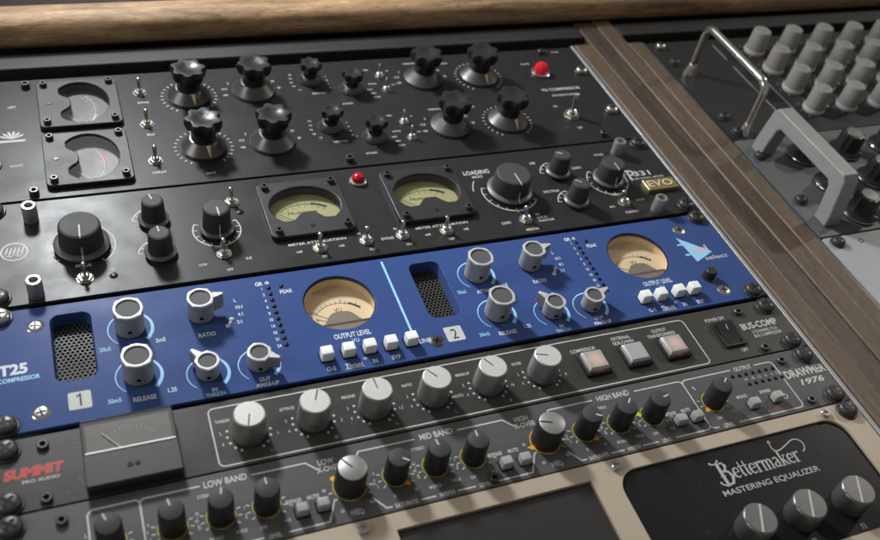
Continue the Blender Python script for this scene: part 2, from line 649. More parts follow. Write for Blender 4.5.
def flush_screw(u, x, y, z=0, r=4.2, metal='chrome'):
    me = cached(('flush', r, metal), lambda: MB().lathe([(r + 0.5, 0.02), (r, 0.35), (r * 0.6, 0.7), (r * 0.25, 0.75)], 24).mesh('flush_screw', metal))
    h = u.put('flush_screw', me, x, y, z, random.uniform(-30, 30))
    u.put('cross_slot_shade', cached(('fslot', r), lambda: cross_mesh(r * 0.6, r * 0.13, 0.5)), 0, 0, 0.86, parent=h)
    return h


def toggle(u, x, y, lean=(0.0, 0.35), size=1.0, z=0, length=10.0):
    k = size

    def base():
        b = MB()
        b.lathe([(4.9 * k, 0), (4.9 * k, 0.5 * k), (3.3 * k, 0.5 * k)], 20)
        hexa = [(4.5 * k * math.cos(PI / 3 * i), 4.5 * k * math.sin(PI / 3 * i)) for i in range(6)]
        b.prism(hexa, 0.5 * k, 2.3 * k, 0.4 * k)
        b.lathe([(2.7 * k, 2.3 * k), (2.7 * k, 3.6 * k), (2.2 * k, 3.9 * k), (1.6 * k, 3.4 * k)], 18)
        return b.mesh('toggle_switch', 'nickel')
    o = u.put('toggle_switch', cached(('tbase', k), base), x, y, z, random.uniform(0, 60))
    o.rotation_euler = (0, 0, 0)
    d = Vector((lean[0], lean[1], 1)).normalized()
    a = Vector((0, 0, 2.8 * k))

    def lever():
        pts = [a + d * (length * k * t) for t in (0, 0.3, 0.6, 0.85, 0.95, 1.0)]
        rr = [1.0, 1.1, 1.35, 1.55, 1.25, 0.5]
        return MB().tube(pts, lambda t: k * rr[min(5, round(t * 5))], 12).mesh('lever', 'nickel')
    u.put('lever', cached(('lever', k, lean, length), lever), parent=o)
    return o


def led(u, x, y, r=1.3, m='hole', z=0):
    me = cached(('led', r, m), lambda: MB().lathe([(r, 0), (r, 0.25), (r * 0.7, 0.6), (r * 0.2, 0.75)], 14).mesh('led', m))
    return u.put('led', me, x, y, z)


def post(u, x, y, r=4.2, h=11, m='alu'):
    me = cached(('post', r, h, m), lambda: MB().lathe(
        [(r * 1.02, 0), (r * 1.02, h - 0.8), (r * 0.92, h), (r * 0.62, h), (r * 0.55, h - 2.5), (0.2, h - 3)], 26).mesh('round_post', m))
    return u.put('round_post', me, x, y)


# ---- knobs


def star_knob(u, x, y, big=True, pointer=None, rot=0, skirt=True):
    """Lobed black grip on a turned metal skirt."""
    k = 1.0 if big else 0.66
    lob = 7

    def grip():
        b = MB()
        h0 = 8.5 * k if big else 5.0
        prof = [(8.6 * k, h0 - 1), (8.3 * k, h0 + 4.5 * k), (8.8 * k, h0 + 7 * k), (10.9 * k, h0 + 8.5 * k), (12.0 * k, h0 + 12 * k),
                (12.2 * k, h0 + 15.2 * k), (11.2 * k, h0 + 16.9 * k), (7.0 * k, h0 + 17.2 * k), (5.0 * k, h0 + 16.2 * k), (0.3, h0 + 16.0 * k)]
        amp = [0, 0.0, 0.03, 0.10, 0.12, 0.12, 0.11, 0.05, 0.0, 0]
        b.lathe(prof, 60, mod=lambda a, i: 1 + amp[i] * (math.copysign(abs(math.cos(a * lob)) ** 0.7, math.cos(a * lob)) - 0.3))
        return b.mesh('knob', 'black_gloss', angle=50)
    o = u.put('knob', cached(('stargrip', big), grip), x, y, 0, rot)
    if big:
        sk = cached('starskirt', lambda: MB().lathe([(15.6, 1.2), (15.6, 2.0), (14.8, 2.7), (9.6, 8.6), (8.4, 8.8)], 48).mesh('skirt', 'skirt'))
        bs = cached('starbase', lambda: MB().lathe([(16.0, 0), (16.2, 1.2), (12, 1.25)], 48).mesh('knob_base', 'black_soft'))
    else:
        sk = cached('starskirt_s', lambda: MB().lathe([(9.4, 0.9), (9.3, 1.6), (6.6, 4.8), (5.6, 5.0)], 40).mesh('skirt', 'skirt'))
        bs = cached('starbase_s', lambda: MB().lathe([(9.8, 0), (9.8, 0.9), (6, 0.95)], 40).mesh('knob_base', 'black_soft'))
    u.put('skirt', sk, parent=o)
    u.put('knob_base', bs, parent=o)
    if pointer is not None:
        def wedge():
            # lies just proud of the cone between its lower and upper rims
            a, c = (15.05, 2.85), (9.9, 8.7)
            vs = [(a[0], -0.35, a[1]), (a[0], 0.35, a[1]), (c[0], 1.5, c[1]), (c[0], -1.5, c[1])]
            return MB().add(vs, [(0, 1, 2, 3)]).mesh('pointer', 'cream', False)
        u.put('pointer', cached('wedge', wedge), parent=o, rot=pointer - rot)
    return o


def ring_ticks(u, x, y, r0, r1, a0, a1, n, w=0.5, m='white', skip=()):
    b = MB()
    for i in range(n):
        if i in skip:
            continue
        a = math.radians(a0 + (a1 - a0) * i / (n - 1))
        b.ribbon([(r0 * math.cos(a), r0 * math.sin(a)), (r1 * math.cos(a), r1 * math.sin(a))], w, 0)
    return u.put('dial_scale', b.mesh('dial_scale', m, False), x, y, 0.10)


def round_knob(u, x, y, rt, rs, h, point, ring=None, ticks=None, cap='black_cap', line=True):
    """Plain cylinder knob with a flared skirt and a white index line."""
    def body():
        b = MB()
        b.lathe([(rt + 1.5, 3.2), (rt + 1.1, 5), (rt + 0.25, h - 1.2), (rt - 0.1, h - 0.45), (rt - 0.9, h), (rt * 0.3, h + 0.08)], 44,
                mod=lambda a, i: 1 + (0.006 * math.cos(a * 44) if i in (1, 2) else 0))
        return b.mesh('knob', 'black_soft', angle=30)
    o = u.put('knob', cached(('rk', rt, rs, h), body), x, y, 0, point)
    u.put('skirt', cached(('rsk', rt, rs), lambda: MB().lathe(
        [(rs - 1.2, 0.2), (rs - 0.6, 1.6), (rs, 2.4), (rs, 3.0), (rs - 0.6, 3.5), (rt + 0.9, 4.6)], 44).mesh('skirt', 'skirt_grey')), parent=o)
    u.put('cap', cached(('rcap', rt, h, cap), lambda: MB().lathe([(rt - 0.9, h + 0.02), (rt - 1.1, h + 0.22), (0.2, h + 0.25)], 36).mesh('cap', cap)), parent=o)
    if line:
        def idx():
            w = 0.42
            pr = [(rt * 0.05, h + 0.36), (rt - 1.0, h + 0.36), (rt - 0.02, h - 0.1), (rt + 1.35, 5.05), (rt + 1.2, 4.75), (rs - 0.5, 3.72), (rs + 0.08, 3.0)]
            vs = [(r, s * w, z) for r, z in pr for s in (-1, 1)]
            fs = [(2 * i, 2 * i + 1, 2 * i + 3, 2 * i + 2) for i in range(len(pr) - 1)]
            return MB().add(vs, fs).mesh('pointer', 'white', False)

        def idx_short():
            return MB().box(rt * 0.1, rt - 0.8, -0.4, 0.4, h + 0.2, h + 0.42).mesh('pointer', 'white', False)
        u.put('pointer', cached(('ridx', rt, rs, h, line), idx if line is True else idx_short), parent=o)
    if ring:
        a0, a1 = ticks[0], ticks[1]
        b = MB().ribbon(circ(0, 0, ring, 48, a0, a1), 0.75)
        nt = ticks[2]
        for i in range(nt):
            a = math.radians(a0 + (a1 - a0) * i / (nt - 1))
            b.ribbon([((ring - 2.6) * math.cos(a), (ring - 2.6) * math.sin(a)), ((ring - 0.2) * math.cos(a), (ring - 0.2) * math.sin(a))], 0.6, 0.01)
        u.put('dial_scale', b.mesh('dial_scale', 'white', False), x, y, 0.10)
    return o


def cup_knob(u, x, y, r, h, wing=None, set_screw=-95):
    """Grey knob with a pale raised rim round a sunken cap; wing gives the pointer's bearing."""
    def body():
        b = MB()
        b.lathe([(r - 0.4, 0.6), (r + 0.15, 1.2), (r, h - 1.6)], 40, cap1=False)
        return b.mesh('knob', 'knob_grey')

    def rim():
        b = MB()
        bumps = [0, 90, 180, 270]

        def md(a, i):
            q = 1.0
            if i in (0, 1, 2):
                for d in bumps:
                    e = abs((math.degrees(a) - d - 45 + 180) % 360 - 180)
                    q += 0.075 * math.exp(-(e / 9.0) ** 2)
            return q
        b.lathe([(r, h - 1.8), (r + 0.3, h - 1.2), (r + 0.1, h - 0.2), (r - 0.5, h), (r - 1.25, h - 0.1), (r - 1.35, h - 1.1)], 80, mod=md, cap1=False)
        return b.mesh('rim', 'knob_rim', angle=50)
    o = u.put('knob', cached(('cup', r, h), body), x, y, 0, wing if wing is not None else 0)
    u.put('rim', cached(('cuprim', r, h), rim), parent=o)
    u.put('cap', cached(('cupcap', r, h), lambda: MB().disc(0, 0, r - 1.3, h - 0.9, 36).mesh('cap', 'knob_face')), parent=o)
    u.put('knob_base', cached(('cupbase', r), lambda: MB().lathe([(r - 0.2, 0), (r - 0.5, 0.7)], 32).mesh('knob_base', 'black_soft')), parent=o)
    sa = set_screw - (wing or 0)
    ca, sn = math.cos(math.radians(sa)), math.sin(math.radians(sa))
    ss = MB()
    ring = lambda q, rr: [((r + q) * ca - sn * rr * math.cos(t), (r + q) * sn + ca * rr * math.cos(t), h * 0.33 + rr * math.sin(t)) for t in [2 * PI * i / 12 for i in range(12)]]
    ss.loft([ring(-0.5, 1.25), ring(0.16, 1.2), ring(0.16, 0.2)], cap0=False)
    u.put('set_screw', ss.mesh('set_screw', 'hole'), parent=o)
    if wing is not None:
        def w():
            pl = [(r - 0.9, -2.6), (r + 5.6, -1.0), (r + 6.0, 0), (r + 5.6, 1.0), (r - 0.9, 2.6)]
            return MB().prism(pl, h * 0.28, h - 0.15, 0.35).mesh('pointer_wing', 'knob_grey')

        def wt():
            pl = [(r - 0.2, -2.2), (r + 5.3, -0.8), (r + 5.7, 0), (r + 5.3, 0.8), (r - 0.2, 2.2)]
            return MB().prism(pl, h - 0.2, h + 0.12, 0.2).mesh('wing_edge', 'knob_rim')
        wg = u.put('pointer_wing', cached(('wing', r, h), w), parent=o)
        u.put('wing_edge', cached(('wingt', r, h), wt), parent=o)
    return o


def tapered_ring(u, x, y, r, a0=-130, a1=-410, w0=0.45, w1=2.2):
    pts = circ(0, 0, r, 60, a0, a1)
    n = len(pts)
    ws = [w0 + (w1 - w0) * (i / (n - 1)) ** 1.6 for i in range(n)]
    b = MB().ribbon(pts, ws, 0)
    return u.put('dial_scale', b.mesh('dial_scale', 'cyan_ink', False), x, y, 0.10)


# ---- meters


def window_outline(rx=24.0, ry=19.0, cy=1.0, lobe=-12.5, cove=-5.5, n=72):
    out = []
    for i in range(n):
        a = 2 * PI * i / n
        x, y = rx * math.cos(a), cy + ry * math.sin(a)
        if y < 0:
            fl = lobe + (cove - lobe) * math.exp(-(x / 8.2) ** 4)
            y = max(y, fl)
        out.append((x, y))
    return out


def square_meter(u, x, y, w, h, rot, dial, ink, accent, words, needle_deg, arc=(52, 76)):
    """Framed panel meter: frame with a kidney-shaped window, glass, dial and needle."""
    wl = window_outline()
    fr = plate('meter_frame', 'black_plastic', rrect(-w / 2, w / 2, -h / 2, h / 2, 4.0), [wl], 0, 3.6, 0.55)
    o = u.put('meter', fr, x, y, 0, rot)
    b = MB()
    b.loft([[(px, py, 0.4) for px, py in wl], [(px, py, -4.0) for px, py in wl]], False, False)
    u.put('meter_well', b.mesh('meter_well', 'black_plastic'), parent=o)
    u.put('dial', MB().flat(wl, -4.0).mesh('dial', dial, False), parent=o)
    u.put('glass', MB().flat(inset(wl, -0.3), 2.4).mesh('glass', 'glass', False), parent=o)
    # scale: arc, ticks and figures round the needle's pivot below the window
    piv = (0, -15)
    R0 = 25.0
    s = MB().ribbon(circ(piv[0], piv[1], R0, 40, 50, 130), 0.35)
    for i in range(15):
        a = math.radians(128 - 76 * i / 14)
        q = 2.6 if i % 2 == 0 else 1.6
        s.ribbon([(piv[0] + R0 * math.cos(a), piv[1] + R0 * math.sin(a)), (piv[0] + (R0 + q) * math.cos(a), piv[1] + (R0 + q) * math.sin(a))], 0.35)
        if i % 2 == 0:
            a2 = a
            for dx in (-0.5, 0.5):
                cx, cy = piv[0] + (R0 - 2.2) * math.cos(a2) + dx, piv[1] + (R0 - 2.2) * math.sin(a2)
                s.ribbon([(cx, cy - 0.8), (cx, cy + 0.8)], 0.3)
    u.put('scale_marks', s.mesh('scale_marks', ink, False), 0, 0, -3.85, parent=o)
    ac = MB().ribbon(circ(piv[0], piv[1], R0 + 0.9, 16, *arc), 1.5)
    u.put('overload_arc', ac.mesh('overload_arc', accent, False), 0, 0, -3.8, parent=o)
    if words:
        u.text(words, -1, 2.2, 2.5, ink, 0.0, width=20, shear=0.3, z=-3.82, parent=o)
    a = math.radians(needle_deg)
    nd = MB().box(4.0, 28.5, -0.17, 0.17, 0, 0.25)
    n = u.put('needle', nd.mesh('needle', 'white' if dial == 'dial_dark' else 'black_ink', False), piv[0], piv[1], -2.6, needle_deg, parent=o)
    for sx in (-1, 1):
        for sy in (-1, 1):
            socket_screw(u, sx * (w / 2 - 5.2), sy * (h / 2 - 5.0), 3.6, 2.5, 3.0, parent=o)
    z = MB().lathe([(1.8, 3.6), (1.6, 4.0), (0.2, 4.05)], 16).box(-1.3, 1.3, -0.25, 0.25, 4.05, 4.15)
    u.put('zero_adjuster', z.mesh('zero_adjuster', 'black_gloss'), 0, -h / 2 + 7.5, 0, 20, parent=o)
    return o


def round_vu(u, x, y, r, depth, needle_deg):
    """Meter behind a round opening cut in the panel."""
    ring = plate('meter_ring', 'black_gloss', circ(0, 0, r + 0.05, 56), [circ(0, 0, r - 0.8, 56)], -2.2, -0.9, 0.15)
    o = u.put('vu_meter', ring, x, y)
    b = MB().lathe([(r - 0.4, -1.0), (r - 0.4, -depth)], 56, cap1=False)
    u.put('meter_well', b.mesh('meter_well', 'cream'), parent=o)  # wall coloured pale so it bounces light onto the shaded dial
    u.put('dial', MB().disc(0, 0, r - 0.4, -depth, 56).mesh('dial', 'cream', False), parent=o)
    # the moulded cover over the movement bulges into the lower edge
    cov = []
    for i in range(33):
        xx = -r + 2 * r * i / 32
        yy = -13.0 + 10.5 * math.exp(-(xx / 11.0) ** 4)
        cov.append((xx * 0.93, yy))
    low = circ(0, 0, r - 1.2, 24, -32, -148)
    mv = MB().prism(list(reversed(cov)) + [p for p in reversed(low)], -depth + 0.1, -depth + 3.0, 0.0)
    u.put('movement_cover', mv.mesh('movement_cover', 'cove', False), parent=o)
    piv = (0, -11)
    R0 = 18.0
    s = MB().ribbon(circ(piv[0], piv[1], R0, 40, 38, 142), 0.3)
    for i in range(11):
        a = math.radians(138 - 96 * i / 10)
        q = 3.0 if i % 3 == 0 else 1.9
        s.ribbon([(piv[0] + R0 * math.cos(a), piv[1] + R0 * math.sin(a)), (piv[0] + (R0 + q) * math.cos(a), piv[1] + (R0 + q) * math.sin(a))], 0.32)
    u.put('scale_marks', s.mesh('scale_marks', 'black_ink', False), 0, 0, -depth + 0.12, parent=o)
    u.put('overload_arc', MB().ribbon(circ(piv[0], piv[1], R0 + 0.6, 14, 40, 66), 1.1).mesh('overload_arc', 'black_ink', False), 0, 0, -depth + 0.16, parent=o)
    u.text('VU', 0, 1.5, 3.4, 'black_ink', 0.0, wide=0.8, z=-depth + 0.14, parent=o)
    u.text('20', -14.2, -4.4, 1.6, 'black_ink', 0.0, rot=48, z=-depth + 0.14, parent=o)
    u.text('3', 12.2, 2.2, 1.6, 'black_ink', 0.0, rot=-40, z=-depth + 0.14, parent=o)
    u.put('needle', MB().box(4, 22, -0.16, 0.16, 0, 0.25).mesh('needle', 'black_ink', False), piv[0], piv[1], -depth + 1.6, needle_deg, parent=o)
    u.put('glass', MB().disc(0, 0, r - 0.3, -2.3, 56).mesh('glass', 'glass', False), parent=o)
    return o


def grille(u, x0, x1, y0, y1, r, z):
    """Recessed ventilation window: sloped surround and a sheet of round-holed mesh."""
    pitch = 2.55
    b = MB()
    cx, cy = (x0 + x1) / 2, (y0 + y1) / 2
    hx, hy = (x1 - x0) / 2 + 0.6, (y1 - y0) / 2 + 0.6
    row = 0
    yy = -hy
    hexo = [(pitch / math.sqrt(3) * math.cos(PI / 6 + PI / 3 * i), pitch / math.sqrt(3) * math.sin(PI / 6 + PI / 3 * i)) for i in range(6)]
    hexi = [(p[0] * 0.70, p[1] * 0.70) for p in hexo]
    while yy <= hy:
        xx = -hx + (pitch / 2 if row % 2 else 0)
        while xx <= hx:
            vs = [(xx + p[0], yy + p[1], 0) for p in hexo] + [(xx + p[0], yy + p[1], 0) for p in hexi] + [(xx + p[0], yy + p[1], -0.7) for p in hexi]
            fs = []
            for i in range(6):
                j = (i + 1) % 6
                fs += [(i, j, 6 + j, 6 + i), (6 + i, 6 + j, 12 + j, 12 + i)]
            b.add(vs, fs)
            xx += pitch
        yy += pitch * math.sqrt(3) / 2
        row += 1
    o = u.put('vent_mesh', b.mesh('vent_mesh', 'grille', False), cx, cy, z)
    wall = rrect(x0 - cx, x1 - cx, y0 - cy, y1 - cy, r)
    wl = MB().loft([[(px, py, 0) for px, py in inset(wall, -0.02)], [(px, py, z - 0.6) for px, py in inset(wall, 0.9)]], False, False)
    u.put('vent_surround', wl.mesh('vent_surround', 'panel_blue'), 0, 0, -z - 0.3, parent=o)
    return o


def push_button(u, x, y, w, d, h, m='white_plastic', name='push_button'):
    key = ('btn', w, d, h, m)
    me = cached(key, lambda: MB().loft([[(px, py, 0) for px, py in rrect(-w / 2, w / 2, -d / 2, d / 2, 0.7, 3)],
                                       [(px, py, h - 0.8) for px, py in rrect(-w / 2, w / 2, -d / 2, d / 2, 0.7, 3)],
                                       [(px, py, h - 0.2) for px, py in rrect(-w / 2 + 0.3, w / 2 - 0.3, -d / 2 + 0.3, d / 2 - 0.3, 0.6, 3)],
                                       [(px, py, h) for px, py in rrect(-w / 2 + 0.9, w / 2 - 0.9, -d / 2 + 0.9, d / 2 - 0.9, 0.4, 3)]]).mesh(name, m))
    o = u.put(name, me, x, y, random.uniform(-0.5, 0.2))
    u.put('button_gap_shade', cached(('gap_shade', w, d), lambda: MB().prism(rrect(-w / 2 - 0.8, w / 2 + 0.8, -d / 2 - 0.8, d / 2 + 0.8, 0.8, 3), 0.0, 0.45, 0.15).mesh('button_gap_shade', 'hole', False)), parent=o)  # black plate standing in for the shaded cutout gap round the button
    o.rotation_euler = (0, 0, math.radians(random.uniform(-1.5, 1.5)))
    return o


U1 = 44.45
HX = 232.55
PW = 241.0

# ------------------------------------------------------------------ the setting
structure('rack_interior', MB().box(-300, 900, -330, 300, -75, -70).mesh('rack_interior', 'chassis', False))
structure('wall', MB().box(-500, 1100, 296, 302, -120, 6).mesh('wall', 'backdrop', False))
structure('desk_top', MB().box(-500, 1100, 302.5, 700, -20, 2).mesh('desk_top', 'backdrop', False))

# rounded wooden lip along the back
prof = []
for i in range(40):
    a = 2 * PI * i / 40
    c, s = math.cos(a), math.sin(a)
    prof.append((math.copysign(abs(c) ** 0.8, c) * 17, math.copysign(abs(s) ** 0.85, s) * 13.5))
b = MB()
rings = []
for k in range(41):
    x = -450 + 1500 * k / 40
    rings.append([(x, py, pz) for py, pz in prof])
b.loft(rings)
o = link(bpy.data.objects.new('wooden_lip', b.mesh('wooden_lip', 'lip')))
o.location = W(0, 277, 10.5)
o.rotation_euler = (SLOPE, 0, 0)
top(o, 'long rounded brown wooden lip running along the back of the desk', 'wooden lip')


def plank(name, x0, x1, label):
    b = MB().box(-(x1 - x0) / 2, (x1 - x0) / 2, -9.5, 9.5, -22, 0, 0.6)
    o = link(bpy.data.objects.new(name, b.mesh(name, 'plank')))
    o.location = W((x0 + x1) / 2, 246.5, 0.3)
    o.rotation_euler = (SLOPE, 0, 0)
    top(o, label, 'plank', 'black planks under the wooden lip')


plank('black_plank', -420, 262.5, 'flat black stained plank above the black compressor with star-shaped knobs')
plank('black_plank', 303.5, 980, 'flat black stained plank above the unit with rows of putty-grey knobs')

# four upright boards between the two racks
dv = Unit('wooden_divider', 'grey-brown oak divider of four boards between the two racks', 'wooden divider', 282, -330)
for i, (x0, x1, y1, z1) in enumerate(((246.6, 263.8, 224.5, 0.9), (264.5, 283.0, 261.5, 0.0), (283.9, 301.7, 262.0, 1.0), (302.5, 317.5, 224.0, 0.3))):
    h = (y1 + 330) / 2
    b = MB().box(-(x1 - x0) / 2, (x1 - x0) / 2, -h, h, -60, 0, 0.9)
    dv.put('board', b.mesh('board', 'boards_dark' if i == 1 else 'boards'), (x0 + x1) / 2, -330 + h, z1)

# bare aluminium rails at the inner edges of the racks
for x, lab in ((243.6, 'bright aluminium rail edge left of the wooden divider'), (319.6, 'dark narrow metal rail edge right of the wooden divider')):
    b = MB().box(-1.6, 1.6, -276, 276, -30, 0, 0.4)
    o = link(bpy.data.objects.new('rack_rail', b.mesh('rack_rail', 'rail' if x < 300 else 'steel_dark')))
    o.location = W(x, -52, 0.4 if x < 300 else -1.0)
    o.rotation_euler = (SLOPE, 0, 0)
    top(o, lab, 'rail', 'rack rails beside the wooden divider')


def faceplate(u, m, y0, y1, holes=(), thick=3.0, x0=-PW, x1=PW, z=0.0):
    bx, by = u.b[0], u.b[1]
    tr = lambda poly: [(px - bx, py - by) for px, py in poly]
    me = plate('faceplate', m, tr(rrect(x0, x1, y0, y1, 0.8, 3)), [tr(h) for h in holes], -thick, 0, 0.3)
    f = u.put('faceplate', me, bx, by, 0)
    ch = MB().box(x0 - bx + 22, x1 - bx - 22, 1.5, y1 - y0 - 1.5, -60, -18)
    u.put('chassis', ch.mesh('chassis', 'chassis', False), bx, by, 0)
    return f


# ------------------------------------------------------------------ black three-unit compressor with star knobs
Y0, Y1 = 90.0, 222.0
u = Unit('compressor_unit', 'black three-unit compressor with star-shaped knobs and two dark meters, topmost in rack', 'audio unit', 0, Y0)
mA, mB_ = (-174.3, 186.5), (-174.3, 124.5)
sq = lambda c: rrect(c[0] - 24.5, c[0] + 24.5, c[1] - 24.5, c[1] + 24.5, 3)
faceplate(u, 'panel_top', Y0, Y1, [sq(mA), sq(mB_)])
square_meter(u, *mA, 54.5, 54, -90, 'dial_dark', 'white', 'grey_ink', None, 40)
square_meter(u, *mB_, 54.5, 54, -90, 'dial_dark', 'white', 'red_ink', None, 42, (88, 116))
for x, y in ((-98, 188), (-98, 127), (136.6, 187.5), (136.6, 125.5)):
    star_knob(u, x, y, True, pointer=-82, rot=random.uniform(0, 60))
    ring_ticks(u, x, y, 18.4, 20.4, 235, -55, 24, 0.65)
for x, y in ((-50, 189.5), (-50, 126), (88, 189.5), (88, 125.5)):
    star_knob(u, x, y, True, pointer=None, rot=random.uniform(0, 60))
    for dx, dy, t in ((-21, 5, '12.5'), (-21.5, -3, '100'), (20, 2, '50'), (-17, 12, '3'), (17, 11, '25')):
        u.text(t, x + dx, y + dy, 2.3)
for x, y in ((-3.9, 198.5), (25.4, 182.5), (-3.8, 137.5), (25.4, 121.0)):
    star_knob(u, x, y, False, rot=random.uniform(0, 60))
for x, y in ((-3.9, 198.5), (-3.8, 137.5)):
    for i in range(5):
        u.text(('0.2', '0.4', '0.6', '0.8', '1.2')[i], x - 15 + abs(i - 2) * 0.6 + (3 if i == 4 else 0), y + 9 - i * 5.2, 1.8)
        if i > 0:
            u.text(('', '4', '8', '16', '30')[i], x + 13.5, y + 9 - i * 5.2, 1.8)
    u.text('RECOVERY', x + 3, y - 18, 2.0)
for x, y in ((25.4, 182.5), (25.4, 121.0)):
    for i, t in enumerate(('FAST', 'MED', 'SLOW')):
        u.text(t, x + 15 + i * 1.2, y - 2 - i * 5.2, 1.8)
    u.text('ATTACK', x - 8, y - 18, 2.0)
    u.text('1', x - 13, y + 3, 1.8)
for k, (x, y) in enumerate(((53.6, 198.2), (53.2, 178.8), (53.6, 136.2), (53.2, 116.4))):
    toggle(u, x, y, (0.0, 0.30), 0.8)
    u.text(('LINK', 'BYPASS')[k % 2], x - 9, y + 9.0, 1.8)
    u.text(('IN', 'OUT')[k % 2], x + 8, y + 6, 1.5)
for x, y in ((136.6, 187.5), (136.6, 125.5)):
    u.text('OUTPUT', x - 24, y + 22, 2.0)
    u.text('INPUT', -98, y - 27, 2.0)
for x, y in ((88, 189.5), (88, 125.5)):
    u.text('THRESHOLD', x - 4, y + 23, 2.0)
# red jewel lamp and mains switch
o = u.put('pilot_lamp', MB().lathe([(8.2, 0), (8.2, 1.6), (7.2, 2.2), (6.2, 2.3)], 32).mesh('pilot_lamp', 'chrome'), 194, 186.5)
u.put('jewel', MB().lathe([(6.3, 1.8), (6.5, 4.2), (5.5, 7.4), (3.6, 9.4), (1.2, 10.2), (0.2, 10.3)], 9).mesh('jewel', 'red_jewel', False), parent=o)
toggle(u, 194, 125.5, (0.05, 0.16), 1.35, length=12)
u.text('POWER', 186, 201, 2.2)
u.text('VU COMPRESSOR', 202, 162, 3.4, bold=0.02, wide=0.95)
u.text('MASTERING VERSION', 203, 153.5, 2.4)
u.text('ON', 186, 139, 2.2)
u.text('OFF', 194, 109, 2.4)
u.text('8 OHM', 222, 216, 2.0)
for x, y in ((-208.1, 213.5), (-209, 95.5), (-1, 97.3), (209, 97), (207.7, 215.5)):
    socket_screw(u, x, y, 0, 3.0, 3.8)
for k, (y, t) in enumerate(((196.7, 'BYPASS'), (158.2, 'SPLIT'), (116.7, 'DISPLAY'))):
    toggle(u, -132, y, (0.0, 0.28), 0.95)
    u.text(t, -131, y - 12, 2.2)
u.text('LEFT', -218, 190, 2.4)
# leaf-like mark at the left
b = MB()
for a in (30, 55, 80, 105, 130, 155):
    c, s = math.cos(math.radians(a)), math.sin(math.radians(a))
    b.ribbon([(0, 0), (6.5 * c, 6.5 * s), (8.5 * c * 1.05, 8.5 * s * 1.05)], [0.5, 2.0, 0.2])
b.box(-8, 8, -3.6, -1.2, -0.01, 0)
u.put('printed_mark', b.mesh('printed_mark', 'grey_ink', False), -219.5, 154.0, 0.1)
u.text('RIGHT', -218, 125, 2.4, m='grey_ink')
for y in (127.0, 184.2):
    for s in (-1, 1):
        mounting_screw(u, s * HX, y, 0, 'nickel' if s > 0 else 'steel_dark', 4.9)

# ------------------------------------------------------------------ black preamplifier with two yellowed meters
Y0, Y1 = 0.6, 88.0
u = Unit('preamplifier_unit', 'black two-unit preamplifier with two yellowed meters and round grey-skirted knobs', 'audio unit', 0, Y0)
mA, mB_ = (-45.0, 51.2), (41.6, 51.0)
sq = lambda c: rrect(c[0] - 25, c[0] + 25, c[1] - 22, c[1] + 24, 3)
faceplate(u, 'panel_pre', Y0, Y1, [sq(mA), sq(mB_)])
for c in (mA, mB_):
    square_meter(u, *c, 56, 53, 0, 'olive', 'black_ink', 'black_ink', 'Multitone', 137)
round_knob(u, -185.3, 42.5, 11.7, 16.2, 18, -92, 19.0, (-65, -475, 24) if False else (215, -52, 11))
b = MB().flat(circ(0, 0, 18.2, 40, 200, 340) + [(0, 0)], 0)
u.put('printed_disc', b.mesh('printed_disc', 'black_ink', False), -185.3, 42.5, 0.05)
round_knob(u, 103.2, 45.0, 12.6, 16.8, 17, -88, 20.4, (135, -60, 11) if False else (160, 325, 9))
round_knob(u, -104.8, 42.3, 7.9, 11.0, 19.5, -88, 14.9, (150, 390, 11))
round_knob(u, 184.9, 44.4, 8.8, 12.2, 17, -90, 15.9, (130, 400, 11))
for x, y, a in ((-141.4, 57.0, 105), (-141.5, 27.2, 95), (148.9, 58.4, 150), (148.4, 25.8, 140)):
    round_knob(u, x, y, 6.3, 9.6, 18, a, 13.0, (100, 170, 4), line='short')
for x, y in ((-212.2, 71.5), (-213.0, 7.5), (208.8, 74.0), (207.1, 7.0)):
    post(u, x, y, 4.3 if x < 0 else 4.6, 12)
for x, y, ln in ((-186.1, 15.0, (0, 0.25)), (-90.6, 66.5, (-0.05, 0.35)), (-104.5, 20.2, (0.0, 0.3)), (-44.8, 14.2, (0.0, 0.3)), (-13.5, 15.4, (0.0, 0.12)),
                 (11.8, 15.6, (0.0, 0.3)), (42.8, 14.6, (0, 0.3)), (102.9, 14.8, (-0.1, 0.3)), (185.3, 18.6, (-0.3, 0.2))):
    toggle(u, x, y, ln, 0.98, length=9)
u.text('MODE', -186, 26, 2.8)
u.text('PAD', -171, 19.5, 2.0)
u.text('-20dB', -170, 16.2, 1.8, align='R')
led(u, -170.3, 14.1, 2.4)
led(u, -87.3, 56.4, 2.4)
u.text('LOAD', -185, 66, 2.6, m='grey_ink')
u.text('INPUT', -104.8, 26.5, 2.6)
for x, t, tt in ((-104.5, 'LOW', 'SUB'), (-44.8, '-6dB', '-3dB'), (42.8, '-6dB', '-3dB')):
    u.text(t, x - 14, 13, 2.0)
    u.text(tt, x + 14, 13.5, 2.0)
    u.text('OFF', x + 1, 6.0, 2.0)
u.text('METER ATTENUATION', -45, 20.0, 2.2, width=38)
u.text('METER ATTENUATION', 41.6, 20.0, 2.2, width=38)
u.text('ON', -98, 67, 2.0)
u.text('BYPASS', 1.0, 14.5, 2.4)
for x in (-13.5, 11.8):
    u.text('IN', x - 3, 22.5, 2.0)
    u.text('OUT', x + 2, 6.6, 2.0)
u.text('LOADING', 87, 69.5, 4.2, bold=0.02)
u.text('MICRO', 86, 64.5, 2.4)
u.line(circ(103.2, 45, 26.5, 14, 145, 170), 0.7)
u.text('GAIN', 87.5, 14, 2.6)
for i, t in enumerate(('48V', 'LINE IN', 'PHANTOM')):
    u.text(t, 112, 18.5 - i * 3.4, 2.2, align='L')
u.text('MEDIUM', 104, 4.8, 2.4)
u.text('LINE', 103, 24.5, 2.4)
u.text('HPF', 134.5, 72.5, 2.6)
u.text('SPECTRUM', 135, 40, 2.4)
